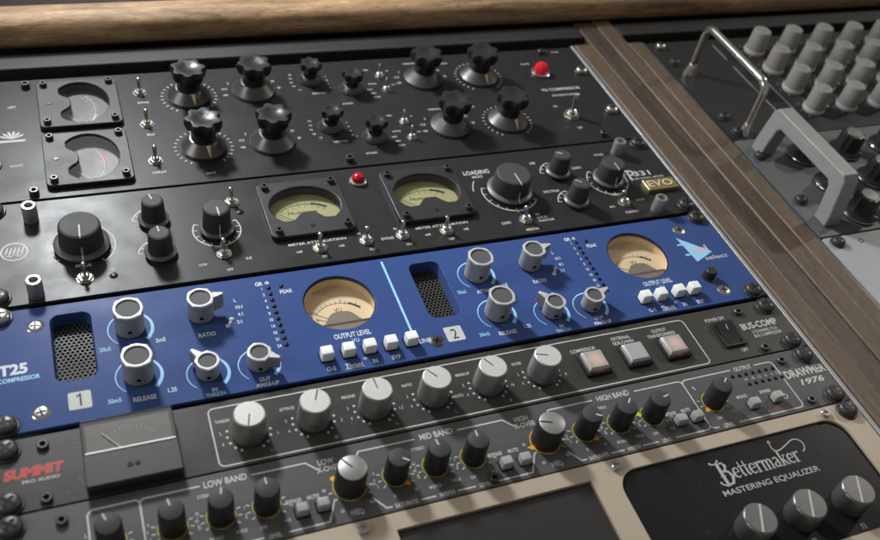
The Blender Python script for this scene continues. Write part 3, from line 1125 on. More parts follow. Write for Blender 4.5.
u.text('GAIN', 167, 62, 3.0)
u.text('WARMTH', 186, 28.0, 2.4)
u.text('MIN', 174, 16, 2.2)
u.text('BOOST', 200, 19.5, 2.0)
u.text('SUBSONIC', 187, 8.5, 2.2)
u.text('POWER', 193, 74, 2.2)
# indicator with a red lens
o = u.put('pilot_lamp', MB().lathe([(6.2, 0), (6.2, 1.2), (5.2, 2.0), (4.4, 2.0)], 30).mesh('pilot_lamp', 'nickel'), -1.6, 74)
u.put('jewel', MB().lathe([(4.6, 1.6), (4.5, 3.6), (3.6, 5.2), (2.0, 6.2), (0.2, 6.5)], 24).mesh('jewel', 'red_dull'), parent=o)
# round maker's mark: ring with slanted strokes
b = MB().ribbon(circ(0, 0, 7.2, 40), 1.0, 0, True)
for i in range(5):
    x = -4.4 + i * 2.2
    b.ribbon([(x - 1.0, -3.6 if i % 2 else -1.5), (x, 0), (x + 1.0, 3.8)], [0.6, 1.2, 0.6])
b.ribbon([(-5, -2.5), (-2.4, -4.2), (0, -2), (2.4, -4.2), (5, -1.5)], 0.7)
u.put('printed_mark', b.mesh('printed_mark', 'white', False), -223.0, 44.5, 0.1)
# model lettering with a scrolled capital
b = MB()
pts = [(-2.6, 1.2), (-3.6, 2.2), (-3.2, 3.6), (-1.2, 4.2), (1.6, 3.8), (2.6, 2.2), (1.6, 0.6), (-0.4, 0.2), (-1.4, 0.9)]
b.ribbon(pts, [0.5, 0.7, 0.9, 1.1, 1.2, 1.3, 1.2, 0.9, 0.5])
b.ribbon([(-0.6, 3.9), (-0.9, 1), (-1.1, -2.6), (-0.9, -4.0)], [1.3, 1.3, 1.2, 0.9])
b.v = [(x * 1.4, y * 1.4, z) for x, y, z in b.v]
u.put('lettering', b.mesh('lettering', 'white', False), 206.5, 46.2, 0.1)
u.text('331', 217, 47.8, 5.2, bold=0.02, width=14.5)
u.text('TUBE CHANNEL AMPLIFIER', 220, 42.2, 1.7, width=28)
o = u.put('badge', MB().prism(rrect(-13.4, 13.4, -6.0, 6.0, 0.5, 2), 0, 3.2, 0.4).mesh('badge', 'gold'), 223.5, 31.0)
u.text('EVO', 0, 0, 6.6, 'black_ink', 0.02, width=22, z=3.30, parent=o)
u.text('EVO', -0.5, 0.5, 6.6, 'cream', 0.012, width=22, z=3.38, parent=o)
for s in (-1, 1):
    mounting_screw(u, s * HX, Y1 - 6.3)
    mounting_screw(u, s * HX, 7.3)

# ------------------------------------------------------------------ blue two-channel compressor
Y0, Y1 = -86.9, -2.9
u = Unit('blue_compressor', 'bright blue two-channel compressor with round meters and grey pointer knobs', 'audio unit', 0, Y0)
V1 = (-207.5, -186.0, -59.0, -11.0)
V2 = (5.6, 26.4, -59.0, -11.5)
VU = ((-45.4, -33.8), (168.0, -33.6))
holes = [rrect(*V1, 5.0), rrect(*V2, 5.0)] + [circ(c[0], c[1], 22.0, 56) for c in VU]
faceplate(u, 'panel_blue', Y0, Y1, holes)
for v in (V1, V2):
    grille(u, v[0], v[1], v[2], v[3], 5.0, -8.0)
round_vu(u, *VU[0], 22.0, 9.0, 146)
round_vu(u, *VU[1], 22.0, 9.0, 150)
for ox, wr, wi, wo in ((0, 4, 128, -32), (213.4, 8, 128, 18)):
    cup_knob(u, -166.3 + ox, -29.4, 7.9, 17.5)
    tapered_ring(u, -166.3 + ox, -29.4, 12.0)
    cup_knob(u, -166.0 + ox, -63.6, 7.9, 17.5)
    tapered_ring(u, -166.0 + ox, -63.6, 12.0)
    cup_knob(u, -127.0 + ox, -27.5, 7.2, 15.5, wing=wr)
    cup_knob(u, -130.5 + ox, -70.2, 6.3, 11.5, wing=wi)
    tapered_ring(u, -130.5 + ox, -70.2, 11.3)
    cup_knob(u, -102.5 + ox, -70.4, 6.3, 11.5, wing=wo)
    tapered_ring(u, -102.5 + ox, -70.4, 11.3)
    u.text('20uS', -181 + ox, -41.5, 2.8, 'cyan_ink')
    u.text('ATTACK', -165 + ox, -43.5, 2.9, m='pale_ink', bold=0.018)
    u.text('2mS', -151.5 + ox, -41.0, 2.8, m='pale_ink', bold=0.018)
    u.text('30mS', -180 + ox, -77.5, 2.8, 'cyan_ink')
    u.text('RELEASE', -165 + ox, -79.2, 2.9, m='pale_ink', bold=0.018)
    u.text('1.2S', -150.5 + ox, -77, 2.8, m='pale_ink', bold=0.018)
    u.text('RATIO', -126 + ox, -42.6, 3.0, m='pale_ink', bold=0.018)
    for i, t in enumerate(('L', '10:1', '4:1', '2:1')):
        u.text(t, -106.5 + ox + (-1.5 if i == 3 else 0), -20 - i * 5.6, 2.6, align='L', m='pale_ink', bold=0.018)
    for q, (dx, dy) in enumerate(((-110.5, -34.0), (-113.5, -38.8))):
        led(u, dx + ox, dy, 1.4, 'white')
    u.line([(-113.5 + ox, -38.8), (-110.5 + ox, -34.0)], 1.2, 'white')
    u.text('IN', -129 + ox, -82.0, 2.7, m='pale_ink', bold=0.018)
    u.text('THRESH', -129 + ox, -85.2, 2.6, 'cyan_ink')
    u.text('OUT', -101.5 + ox, -81.0, 2.7, m='pale_ink', bold=0.018)
    u.text('MAKE-UP', -100.5 + ox, -84.8, 2.7, m='pale_ink', bold=0.018)
    for i, t in enumerate(('1', '2', '4', '6', '8', '10', '14', '18', '21', '24')):
        y = -13.9 - i * 5.08
        led(u, -84.4 + ox, y, 1.45)
        u.text(t, -88.4 + ox, y, 2.3, m='pale_ink', bold=0.018)
    u.text('GR', -89.4 + ox, -9.6, 3.0, bold=0.03, m='pale_ink')
    u.text('dB', -84.6 + ox, -9.4, 2.3, m='pale_ink', bold=0.018)
    led(u, -76.6 + ox, -13.9, 1.35)
    u.text('PEAK', -74.6 + ox, -18.6, 3.0, m='pale_ink', bold=0.018)
    u.text('OUTPUT LEVEL', -45 + ox, -60.2, 3.7, bold=0.02, width=22.5, m='pale_ink')
    u.text('VU', -44.5 + ox, -65.0, 3.0, 'cyan_ink')
for x in (-64.4, -51.5, -38.8, -25.8, -13.1):
    push_button(u, x, -73.6, 7.0, 6.4, 7.0)
for x in (150.2, 162.3, 176.2, 188.2):
    push_button(u, x, -73.0, 7.0, 6.4, 7.0)
for x0, xs in ((0, (-64.4, -51.0, -38.4, -25.4)), (1, (151, 163.0, 176.2, 188.6))):
    for x, t in zip(xs, ('O-S', 'Thrust', 'IN', 'BYP')):
        u.text(t, x + 0.5, -82.4, 3.0, bold=0.02, width=10.5 if t == 'Thrust' else None, shear=0.15 if t == 'Thrust' else 0, m='pale_ink')
    x = xs[1]
    u.line([(x - 5.2, -84.6), (x + 6.2, -84.6)], 0.5, 'white')
    u.text('TM', x + 7.6, -79.6, 1.4, m='pale_ink', bold=0.018)
u.text('LINK', -3.8, -74.2, 3.3, m='pale_ink', bold=0.018)
u.line([(-9.8, -5.5), (-9.8, -66.5)], 1.5, 'cyan_ink')
for x0, n in ((-202.4, '1'), (9.6, '2')):
    o = u.put('number_panel', MB().flat(rrect(0, 11.4, -11.4, 0, 1.2), 0).mesh('number_panel', 'white', False), x0, -67.3, 0.08)
    if n == '2':
        u.text(n, 5.7, -5.7, 7.6, 'black_ink', 0.0, wide=0.8, z=0.08, parent=o)
    else:
        u.put('lettering', MB().ribbon([(-1.5, 2.4), (0.3, 3.8), (0.3, -3.8)], 1.0).mesh('lettering', 'black_ink', False), 5.7, -5.7, 0.08, parent=o)
u.text('AT25', -220.4, -45.2, 6.6, bold=0.045, width=20.5, align='R', m='pale_ink')
u.text('BUS COMPRESSOR', -214.6, -52.2, 2.8, m='cyan_ink', bold=0.03, width=27, align='R')
for x, y in ((-215.1, -16.8), (-215.6, -76.6), (2.6, -76.4), (212.2, -16.4), (212.1, -76.6)):
    flush_screw(u, x, y, 0, 4.2, 'chrome' if x < -100 else ('nickel' if x > 100 else 'steel_dark'))
# triangle mark and lettering
o = u.put('printed_mark', MB().flat([(-6.7, 12.6), (-3.4, -12.4), (13.4, -5.2)], 0).box(-9.6, -5.5, 4.6, 6.2, -0.01, 0).box(-8.8, -4.8, -5.6, -4.0, -0.01, 0).mesh('printed_mark', 'cyan_ink', False), 211.8, -35.9, 0.08)
u.text('api', 5.0, -0.6, 6.0, 'white', 0.03, width=13.5, z=0.08, parent=o)
u.text('select', 225.5, -46.2, 3.8, 'white', 0.01, width=19)
u.put('power_button', MB().lathe([(5.0, 0), (5.0, 0.6), (4.0, 0.8), (3.9, 6.2), (3.3, 6.9), (0.3, 7.0)], 26).mesh('power_button', 'black_plastic'), 208.0, -63.5)
for s in (-1, 1):
    mounting_screw(u, s * HX, -7.4, 0, 'nickel' if s < 0 else 'steel_dark')
    mounting_screw(u, s * HX, Y0 + 5.2)

# ------------------------------------------------------------------ one-unit bus compressor
Y0, Y1 = -132.7, -90.4
u = Unit('bus_compressor', 'glossy black one-unit bus compressor with six silver knobs and square lit buttons', 'audio unit', 0, Y0)
faceplate(u, 'panel_bus', Y0, Y1)
u.line(rrect(-135.3, 166.7, -130.8, -94.4, 3.0), 0.75, 'white', True)
for i, (x, a) in enumerate(((-117.2, 254), (-82.6, 67), (-48.2, 93), (-13.6, 123), (20.6, 120), (55.6, 160))):
    def body():
        return MB().lathe([(8.9, 0.5), (9.0, 1.2), (8.35, 15.8), (8.1, 16.5), (7.6, 16.8), (0.3, 16.9)], 52,
                          mod=lambda t, k: 1 + (0.008 * math.cos(t * 26) if k in (1, 2) else 0)).mesh('knob', 'alu', angle=30)
    o = u.put('knob', cached('busknob', body), x, -113.7, 0, a)
    u.put('cap', cached('buscap', lambda: MB().lathe([(7.7, 16.85), (7.5, 17.1), (0.3, 17.15)], 44).mesh('cap', 'alu_top')), parent=o)
    u.put('pointer', cached('buspointer', lambda: MB().box(0.2, 7.3, -0.3, 0.3, 17.0, 17.25).mesh('pointer', 'black_ink', False)), parent=o)
    u.put('knob_base', cached('busbase', lambda: MB().lathe([(8.6, 0), (8.6, 0.6)], 40).mesh('knob_base', 'black_soft')), parent=o)
    def dimple():
        q, rr, zz = 8.66, 1.15, 6.4
        ca, sn = math.cos(math.radians(192)), math.sin(math.radians(192))
        rg = lambda d, w: [((q + d) * ca - sn * w * math.cos(t), (q + d) * sn + ca * w * math.cos(t), zz + w * math.sin(t)) for t in [2 * PI * i / 12 for i in range(12)]]
        return MB().loft([rg(-0.6, rr), rg(0.25, rr), rg(0.25, rr * 0.6), rg(-0.3, rr * 0.5)], cap0=False).mesh('set_screw', 'chrome')
    u.put('set_screw', cached('busss', dimple), parent=o)
    bm = MB()
    ang = [222, 240, 202, 182, 300, 318, 340, 0, 162]
    for t in ang:
        bm.disc(11.3 * math.cos(math.radians(t)), 11.3 * math.sin(math.radians(t)), 0.75, 0, 10)
    u.put('dial_scale', bm.mesh('dial_scale', 'white', False), x, -113.7, 0.10)
    labs = (('+', '1'), ('10', '.3'), ('+', '1.2'), ('1', 'AUTO'), ('0', '16'), ('-', '4'))[i]
    for t, (dx, dy) in zip(('2', '4', labs[1], labs[0]), ((-14.4, 2.6), (-14.2, -4.2), (14.5, -3.6), (9.0, -13.6))):
        u.text(t, x + dx, -113.7 + dy, 1.9)
    u.text(('THRESH', 'ATTACK', 'RELEASE', 'RATIO', 'MAKE-UP', 'FILTER')[i], x - 12, -103.4, 1.9)
for x, m, ls in ((90.6, 'button_warm', ('COMPRESSOR',)), (119.4, 'button_grey', ('EXTERNAL', 'SIDE-CHAIN')), (147.6, 'button_warm', ('OUTPUT', 'TRANSFORMERS'))):
    fr = cached('btnframe', lambda: plate('button_frame', 'black_gloss', rrect(-8.8, 8.8, -8.8, 8.8, 1.0, 3), [rrect(-7.3, 7.3, -7.3, 7.3, 0.6, 3)], 0, 2.6, 0.5))
    cap = MB().loft([[(px, py, 0) for px, py in rrect(-7.0, 7.0, -7.0, 7.0, 0.6, 3)], [(px, py, 4.2) for px, py in rrect(-7.0, 7.0, -7.0, 7.0, 0.6, 3)],
                     [(px, py, 5.4) for px, py in rrect(-5.8, 5.8, -5.8, 5.8, 0.5, 3)]]).mesh('square_button', m)
    o = u.put('square_button', cap, x, -114.6)
    u.put('button_frame', fr, parent=o)
    for i, t in enumerate(reversed(ls)):
        u.text(t, x - 1.5, -102.8 + i * 3.6, 2.5)
# rocker switch
o = u.put('rocker_switch', plate('rocker_switch', 'black_gloss', rrect(-8.2, 8.2, -10.2, 10.2, 0.8, 3), [rrect(-6.3, 6.3, -8.2, 8.2, 0.5, 3)], 0, 1.8, 0.4), 191.4, -112.8)
b = MB()
pr = [(-8.1, -0.4), (-8.1, 0.2), (-0.5, 2.2), (8.1, 4.6), (8.1, -0.4)]
b.loft([[(-6.2, y, z) for y, z in pr], [(6.2, y, z) for y, z in pr]])
u.put('rocker', b.mesh('rocker', 'black_gloss', False), parent=o)
b = MB()
sl = lambda y: 2.25 + (y + 0.5) * (2.4 / 8.6)
b.add([(-0.35, 2.0, sl(2.0)), (0.35, 2.0, sl(2.0)), (0.35, 5.6, sl(5.6)), (-0.35, 5.6, sl(5.6))], [(0, 1, 2, 3)])
u.put('on_mark', b.mesh('on_mark', 'white', False), 0, 0, 0.12, parent=o)
u.text('POWER ON', 189.5, -99.0, 2.5)
u.text('OFF', 195.5, -126.4, 2.5)
u.text('BUS-COMP', 218.5, -109.2, 5.0, bold=0.025, width=28.5)
u.text('2 CHANNEL VCA', 219.5, -114.6, 2.4, width=20)
u.text('BUS COMPRESSOR', 220, -118.0, 2.4, width=22)
u.text('SUMMIT', -221, -110.8, 5.2, 'red_ink', 0.07, width=27, shear=0.12)
u.text('PRO AUDIO', -218, -116.2, 1.8, 'grey_ink', 0.03, width=17)
for x, y in ((-216.1, -97.2), (-216.3, -128.0), (209.5, -97.2), (209.8, -128.4)):
    socket_screw(u, x, y, 0, 2.9, 2.2)
for s in (-1, 1):
    mounting_screw(u, s * HX, Y1 - 6.3)
    mounting_screw(u, s * HX, Y0 + 5.4)
# raised meter: dark case, dial, clear lid and plain lower cover
mx, my = -175.6, -111.8
hw, hh = 22.6, 19.8
o = u.put('panel_meter', MB().prism(rrect(-hw, hw, -hh, hh, 1.2, 3), 0, 5.0, 0.3).mesh('panel_meter', 'black_soft'), mx, my)
u.put('dial', MB().flat(rrect(-hw + 2.0, hw - 2.0, -1.0, hh - 2.0, 0.5, 2), 0).mesh('dial', 'dial_brown', False), 0, 0, 5.1, parent=o)
s = MB()
for i in range(13):
    a = math.radians(140 - 100 * i / 12)
    s.ribbon([(14 * math.cos(a), -2 + 14 * math.sin(a)), (15.6 * math.cos(a), -2 + 15.6 * math.sin(a))], 0.3)
u.put('scale_marks', s.mesh('scale_marks', 'grey_ink', False), 0, 0, 5.2, parent=o)
u.put('needle', MB().box(0, 15, -0.35, 0.35, 0, 0.3).mesh('needle', 'white', False), -3.5, -0.5, 5.6, 128, parent=o)
lid = MB().loft([[(px, py, 4.9) for px, py in rrect(-hw, hw, -0.6, hh, 1.0, 3)], [(px, py, 7.4) for px, py in rrect(-hw, hw, -0.6, hh, 1.0, 3)],
                 [(px, py, 7.9) for px, py in rrect(-hw + 0.6, hw - 0.6, -0.4, hh - 0.6, 0.6, 3)]])
u.put('clear_lid', lid.mesh('clear_lid', 'acrylic'), 0, 0, 0, parent=o)
u.put('lower_cover', MB().prism(rrect(-hw, hw, -hh, -1.6, 1.0, 3), 4.9, 7.9, 0.5).mesh('lower_cover', 'cover_grey'), parent=o)
u.put('cover_edge', MB().prism(rrect(-hw + 1.2, hw - 1.0, -1.5, -0.4, 0.2, 2), 4.9, 8.2, 0.2).mesh('cover_edge', 'white_plastic'), parent=o)
z = MB().lathe([(1.5, 7.9), (1.4, 8.2), (0.2, 8.2)], 14, -1.6, -11.5).lathe([(1.3, 7.9), (1.2, 8.2), (0.2, 8.2)], 14, 2.0, -11.5)
u.put('zero_adjuster', z.mesh('zero_adjuster', 'hole'), parent=o)

# ------------------------------------------------------------------ three-band saturator
Y0, Y1 = -177.2, -133.6
u = Unit('band_saturator', 'dark grey one-unit saturator with white outlines and yellow-ringed knobs in three bands', 'audio unit', 0, Y0)
faceplate(u, 'panel_sat', Y0, Y1)


def sat_knob(x, y, big=False, point=90, ring='yellow', marker=None, mk=None):
    r = 7.8 if big else 6.1
    h = 17.0

    def body():
        return MB().lathe([(r + 0.3, 0.8), (r + 0.4, 1.6), (r - 0.1, h - 1.2), (r - 0.5, h - 0.4), (0.4, h - 0.35)], 54,
                          mod=lambda t, k: 1 + (0.018 * math.cos(t * 18) if k in (1, 2) else 0)).mesh('knob', 'black_plastic', angle=28)
    o = u.put('knob', cached(('satk', big), body), x, y, 0, point)
    u.put('cap', cached(('satcap', big), lambda: MB().lathe([(r - 0.5, h - 0.5), (r - 0.55, h - 0.1), (r - 1.0, h + 0.15), (0.3, h + 0.2)], 36).mesh('cap', 'alu' if big else 'black_cap')), parent=o)
    u.put('pointer', cached(('satp', big), lambda: MB().box(r * (0.0 if big else 0.3), r - 0.6, -0.42, 0.42, h, h + 0.32).mesh('pointer', 'black_ink' if big else 'white', False)), parent=o)
    rg = u.put('colour_ring', cached(('satring', big, ring), lambda: MB().ribbon(circ(0, 0, r + 0.85, 48), 0.6, 0, True).mesh('colour_ring', ring, False)), 0, 0, 0.12, parent=o)
    if marker:
        u.put('marker', cached(('satmk', marker, big), lambda: MB().disc(r + 1.6, 0, 1.5, 0.16, 14).mesh('marker', marker, False)), parent=o, rot=mk - point)
    ring_ticks(u, x, y, r + 2.0, r + 4.0, 215, -35, 11, 0.7, 'white', skip=(3, 4, 5, 6, 7) if not big else (2, 3, 4, 5, 6, 7, 8))
    return o


KY = -157.5
for x, a in ((-190.5, 110), (-162.7, 100), (-140.0, 78), (-117.8, 92)):
    sat_knob(x, KY - 0.4, False, a)
for x, a, mk_, mm in ((-50.4, -38, -50, 'orange'), (-28.2, 96, None, None), (-6.4, 88, None, None), (62.4, -30, -52, 'orange'), (85.0, 48, None, None), (107.3, 12, 160, 'green')):
    sat_knob(x, KY, False, a, 'yellow', mm, mk_)
sat_knob(-75.1, KY, True, 125, 'yellow', 'orange', 140)
sat_knob(37.4, KY, True, 160, 'orange', 'orange', 195)
sat_knob(150.5, KY, False, 40, 'yellow', 'orange', 215)
for x0, lab in ((-140.0, 'LOW BAND'), (-22.0, 'MID BAND'), (88.0, 'HIGH BAND')):
    pass
for xs in ((-162.7, -140.0, -117.8), (-50.4, -28.2, -6.4), (62.4, 85.0, 107.3)):
    for x, (l, r_) in zip(xs, (('0', '10'), ('MONO', 'WIDE'), ('OFF', '+12'))):
        u.text(l, x - 4.0, KY - 11.6, 1.9)
        u.text(r_, x + 8.0, KY - 10.8, 1.9)
        for k, t in enumerate(('2', '4', '6') if l == '0' else (('20', '40', '60') if l == 'MONO' else ('-6',))):
            u.text(t, x - 12.2 + (0.6 if k == 1 else 1.4), KY - 4.2 + k * 4.0, 1.7)
        for k, t in enumerate(('8', '7') if l != 'OFF' else ('+6',)):
            u.text(t, x + 11.6, KY - 3 + k * 4.0, 1.7)
    u.text('STEREO', xs[1] - 5.5, KY + 12.4, 1.9)
    for x, t in zip(xs, ('SATURATE', 'WIDTH', 'LEVEL')):
        u.text(t, x + 0.5, -174.6, 2.3, bold=0.02)
    u.line([(xs[0] + 8.5, -174.6), (xs[1] - 5.5, -174.6)], 0.8)
    u.line([(xs[1] + 6.5, -174.6), (xs[2] - 5.0, -174.6)], 0.8)
for x, y in ((-102.0, -166.0), (-91.2, -165.6), (9.0, -166.8), (20.2, -166.8), (121.8, -165.6), (133.0, -165.8), (174.2, -166.0), (191.8, -165.4)):
    push_button(u, x, y, 6.0, 5.2, 6.0, 'grey_plastic')
for x, t in ((-104.5, 'BYPASS'), (-94.5, 'MUTE'), (6.2, 'BYPASS'), (17.0, 'MUTE'), (119.2, 'BYPASS'), (130.0, 'MUTE'), (171.0, 'MONO'), (188.6, 'BYPASS')):
    u.text(t, x, -158.9 if x < 150 else -158.6, 2.2, bold=0.03)
for x, t in ((-76, 'LOW'), (37, 'HIGH')):
    u.text(t, x - 7.2, -140.6, 3.2, bold=0.02)
    u.text('X-OVER', x - 6.6, -144.8, 3.2, bold=0.02)
    u.text('FREQ', x + 0.5, -173.0, 2.6, bold=0.02)
    for dx, dy, t2 in ((-13, -8.5, '100'), (-6.5, -13, '60'), (0.5, -14.2, '200'), (9.5, -11.6, '500'), (13.5, -2.0, '1k'), (-12.5, 0.5, '80')):
        u.text(t2, x + dx, KY + dy, 1.8)
u.text('LOW BAND', -134.4, -139.0, 3.6, bold=0.02)
u.text('MID BAND', -20.8, -138.6, 3.6, bold=0.02)
u.text('HIGH BAND', 91.0, -138.8, 3.6, bold=0.02)
lw = 0.85
u.line([(-199.5, -177), (-199.5, -141.5), (-197.5, -139.2), (-177.5, -139.0), (-176.3, -139.6), (-175.6, -141.5), (-175.6, -177)], lw)
u.line([(-175.6, -141.5), (-174.9, -139.6), (-173.6, -139.0), (-147.0, -139.0)], lw)
u.line([(-121.5, -139.0), (-93.5, -139.0), (-88.4, -144.4)], lw)
u.line([(-110.5, -174.6), (-90.0, -174.6), (-84.5, -163.0)], lw)
u.line([(-65.8, -167.0), (-60.5, -174.6), (-57.5, -174.6)], lw)
u.line([(-67.5, -142.8), (-65.2, -139.0), (-33.5, -139.0)], lw)
u.line([(-8.5, -139.0), (19.0, -139.0), (24.2, -144.6)], lw)
u.line([(1.0, -174.6), (22.0, -174.6), (28.0, -163.5)], lw)
u.line([(46.8, -167.0), (52.2, -174.6), (55.2, -174.6)], lw)
u.line([(45.5, -142.8), (47.8, -139.0), (77.0, -139.0)], lw)
u.line([(105.5, -139.0), (136.0, -139.0), (138.0, -139.8), (138.7, -142), (138.7, -172.0), (137.9, -174.0), (136.0, -174.6), (113.8, -174.6)], lw)
u.line([(138.7, -142), (139.4, -139.8), (141.4, -139.0), (175.5, -139.0)], lw)
u.line([(193.5, -139.0), (204.6, -139.0), (206.6, -139.8), (207.2, -141.8), (207.2, -172.0), (206.4, -174.0), (204.4, -174.6), (158.5, -174.6)], lw)
u.line([(144.0, -174.6), (141.2, -174.6), (139.4, -174.0), (138.7, -172.0)], lw)
u.text('LEVEL', 151.2, -174.6, 2.6, bold=0.02)
u.text('OUTPUT', 184.6, -139.2, 3.0, bold=0.02)
u.text('INPUT', -187.5, -174.6, 2.4)
u.text('L', -201, -152, 2.2)
for i in range(7):
    led(u, 174.0 + i * 5.1, -144.0 + (i == 0) * 0.2, 1.25)
    if i:
        led(u, 176.8 + i * 5.0, -151.4, 1.25)
        u.text(('-24', '-18', '-12', '-6', '0', 'CLIP')[i - 1], 176.6 + i * 5.0, -147.7, 1.9)
u.text('PEAK', 188, -171.4, 1.6, 'red_ink')
u.text('CLIP', 199.5, -172.0, 1.8, 'red_ink')
u.line(circ(199.5, -165.0, 1.6, 20), 0.6, 'white', True)
u.text('+12', 160.0, -166.5, 1.8)
u.text('OFF', 148.5, -169.0, 2.0)
u.line([(144.6, KY + 10.5), (143.4, KY + 12.8)], 0.8)
u.line([(157.6, KY + 10.5), (159.2, KY + 12.8)], 0.8)
u.text('DRAWMER', 225.2, -151.0, 5.6, bold=0.035, width=31.5)
u.text('1976', 226.0, -158.4, 4.0, bold=0.035, width=18, shear=0.35)
for x, y in ((213.7, -140.6), (214.0, -172.0), (-210.6, -141.8), (-0.3, -173.2)):
    socket_screw(u, x, y, 0, 2.8, 2.4)
for s in (-1, 1):
    mounting_screw(u, s * HX, Y1 - 6.2)
    mounting_screw(u, s * HX, Y0 + 5.2)

# ------------------------------------------------------------------ champagne equaliser
Y0, Y1 = -266.0, -178.0
u = Unit('mastering_equalizer', 'champagne-coloured equalizer with dark screen, black inset and three aluminium knobs, lowest in rack', 'audio unit', 0, Y0)
scr = rrect(-59.4, 51.3, -258.0, -187.4, 0.4, 2)
ins = rrect(66.4, 224.0, -256.0, -186.6, 13.0, 8)
faceplate(u, 'panel_eq', Y0, Y1, [scr, ins], 3.0)
u.put('screen', MB().flat([(p[0] + 4, p[1] + 222.7) for p in inset(scr, -0.5)], 0).mesh('screen', 'screen', False), -4, -222.7, -2.4)
u.put('black_inset', MB().flat([(p[0] - 145, p[1] + 221) for p in inset(ins, -0.5)], 0).mesh('black_inset', 'inset', False), 145, -221, -1.5)
for x, t in ((90.5, 'F1'), (124.0, 'F1'), (157.2, 'F2'), (191.0, 'F3')):
    if x < 100:
        continue
    o = u.put('knob', cached('eqk', lambda: MB().lathe([(9.2, 0.4), (9.5, 1.0), (9.4, 13.0), (9.0, 13.6), (8.7, 13.8), (0.3, 13.9)], 56).mesh('knob', 'alu_dark', angle=30)), x, -237.4, -1.5, 62)
    u.put('cap', cached('eqcap', lambda: MB().lathe([(8.6, 13.85), (8.5, 14.05), (0.3, 14.1)], 48).mesh('cap', 'alu_dark')), parent=o)
    u.put('pointer', cached('eqp', lambda: MB().box(-8.4, 8.4, -0.5, 0.5, 14.0, 14.3).mesh('pointer', 'white', False)), parent=o)
    u.put('set_screw', cached('eqss', lambda: MB().lathe([(1.0, 0), (1.0, 0.5), (0.2, 0.5)], 12).mesh('set_screw', 'chrome')), 9.3 * math.cos(math.radians(110)), 9.3 * math.sin(math.radians(110)), 13.7, parent=o)
    u.put('knob_base', cached('eqbase', lambda: MB().lathe([(9.5, 0), (9.5, 0.5)], 36).mesh('knob_base', 'black_soft')), parent=o)
    u.text(t, x - 0.5, -252.2, 3.2, 'grey_ink', 0.03, z=-1.4)
for x in (-75.6, 68.8, 216.0):
    socket_screw(u, x, -183.0, 0, 2.9, 2.6, 'chrome')
for s in (-1, 1):
    mounting_screw(u, s * HX, Y1 - 6.2)
    mounting_screw(u, s * HX, Y0 + 6.0)
u.text('MASTERING EQUALIZER', 155.5, -213.6, 3.4, 'grey_ink', 0.012, width=67, z=-1.4)


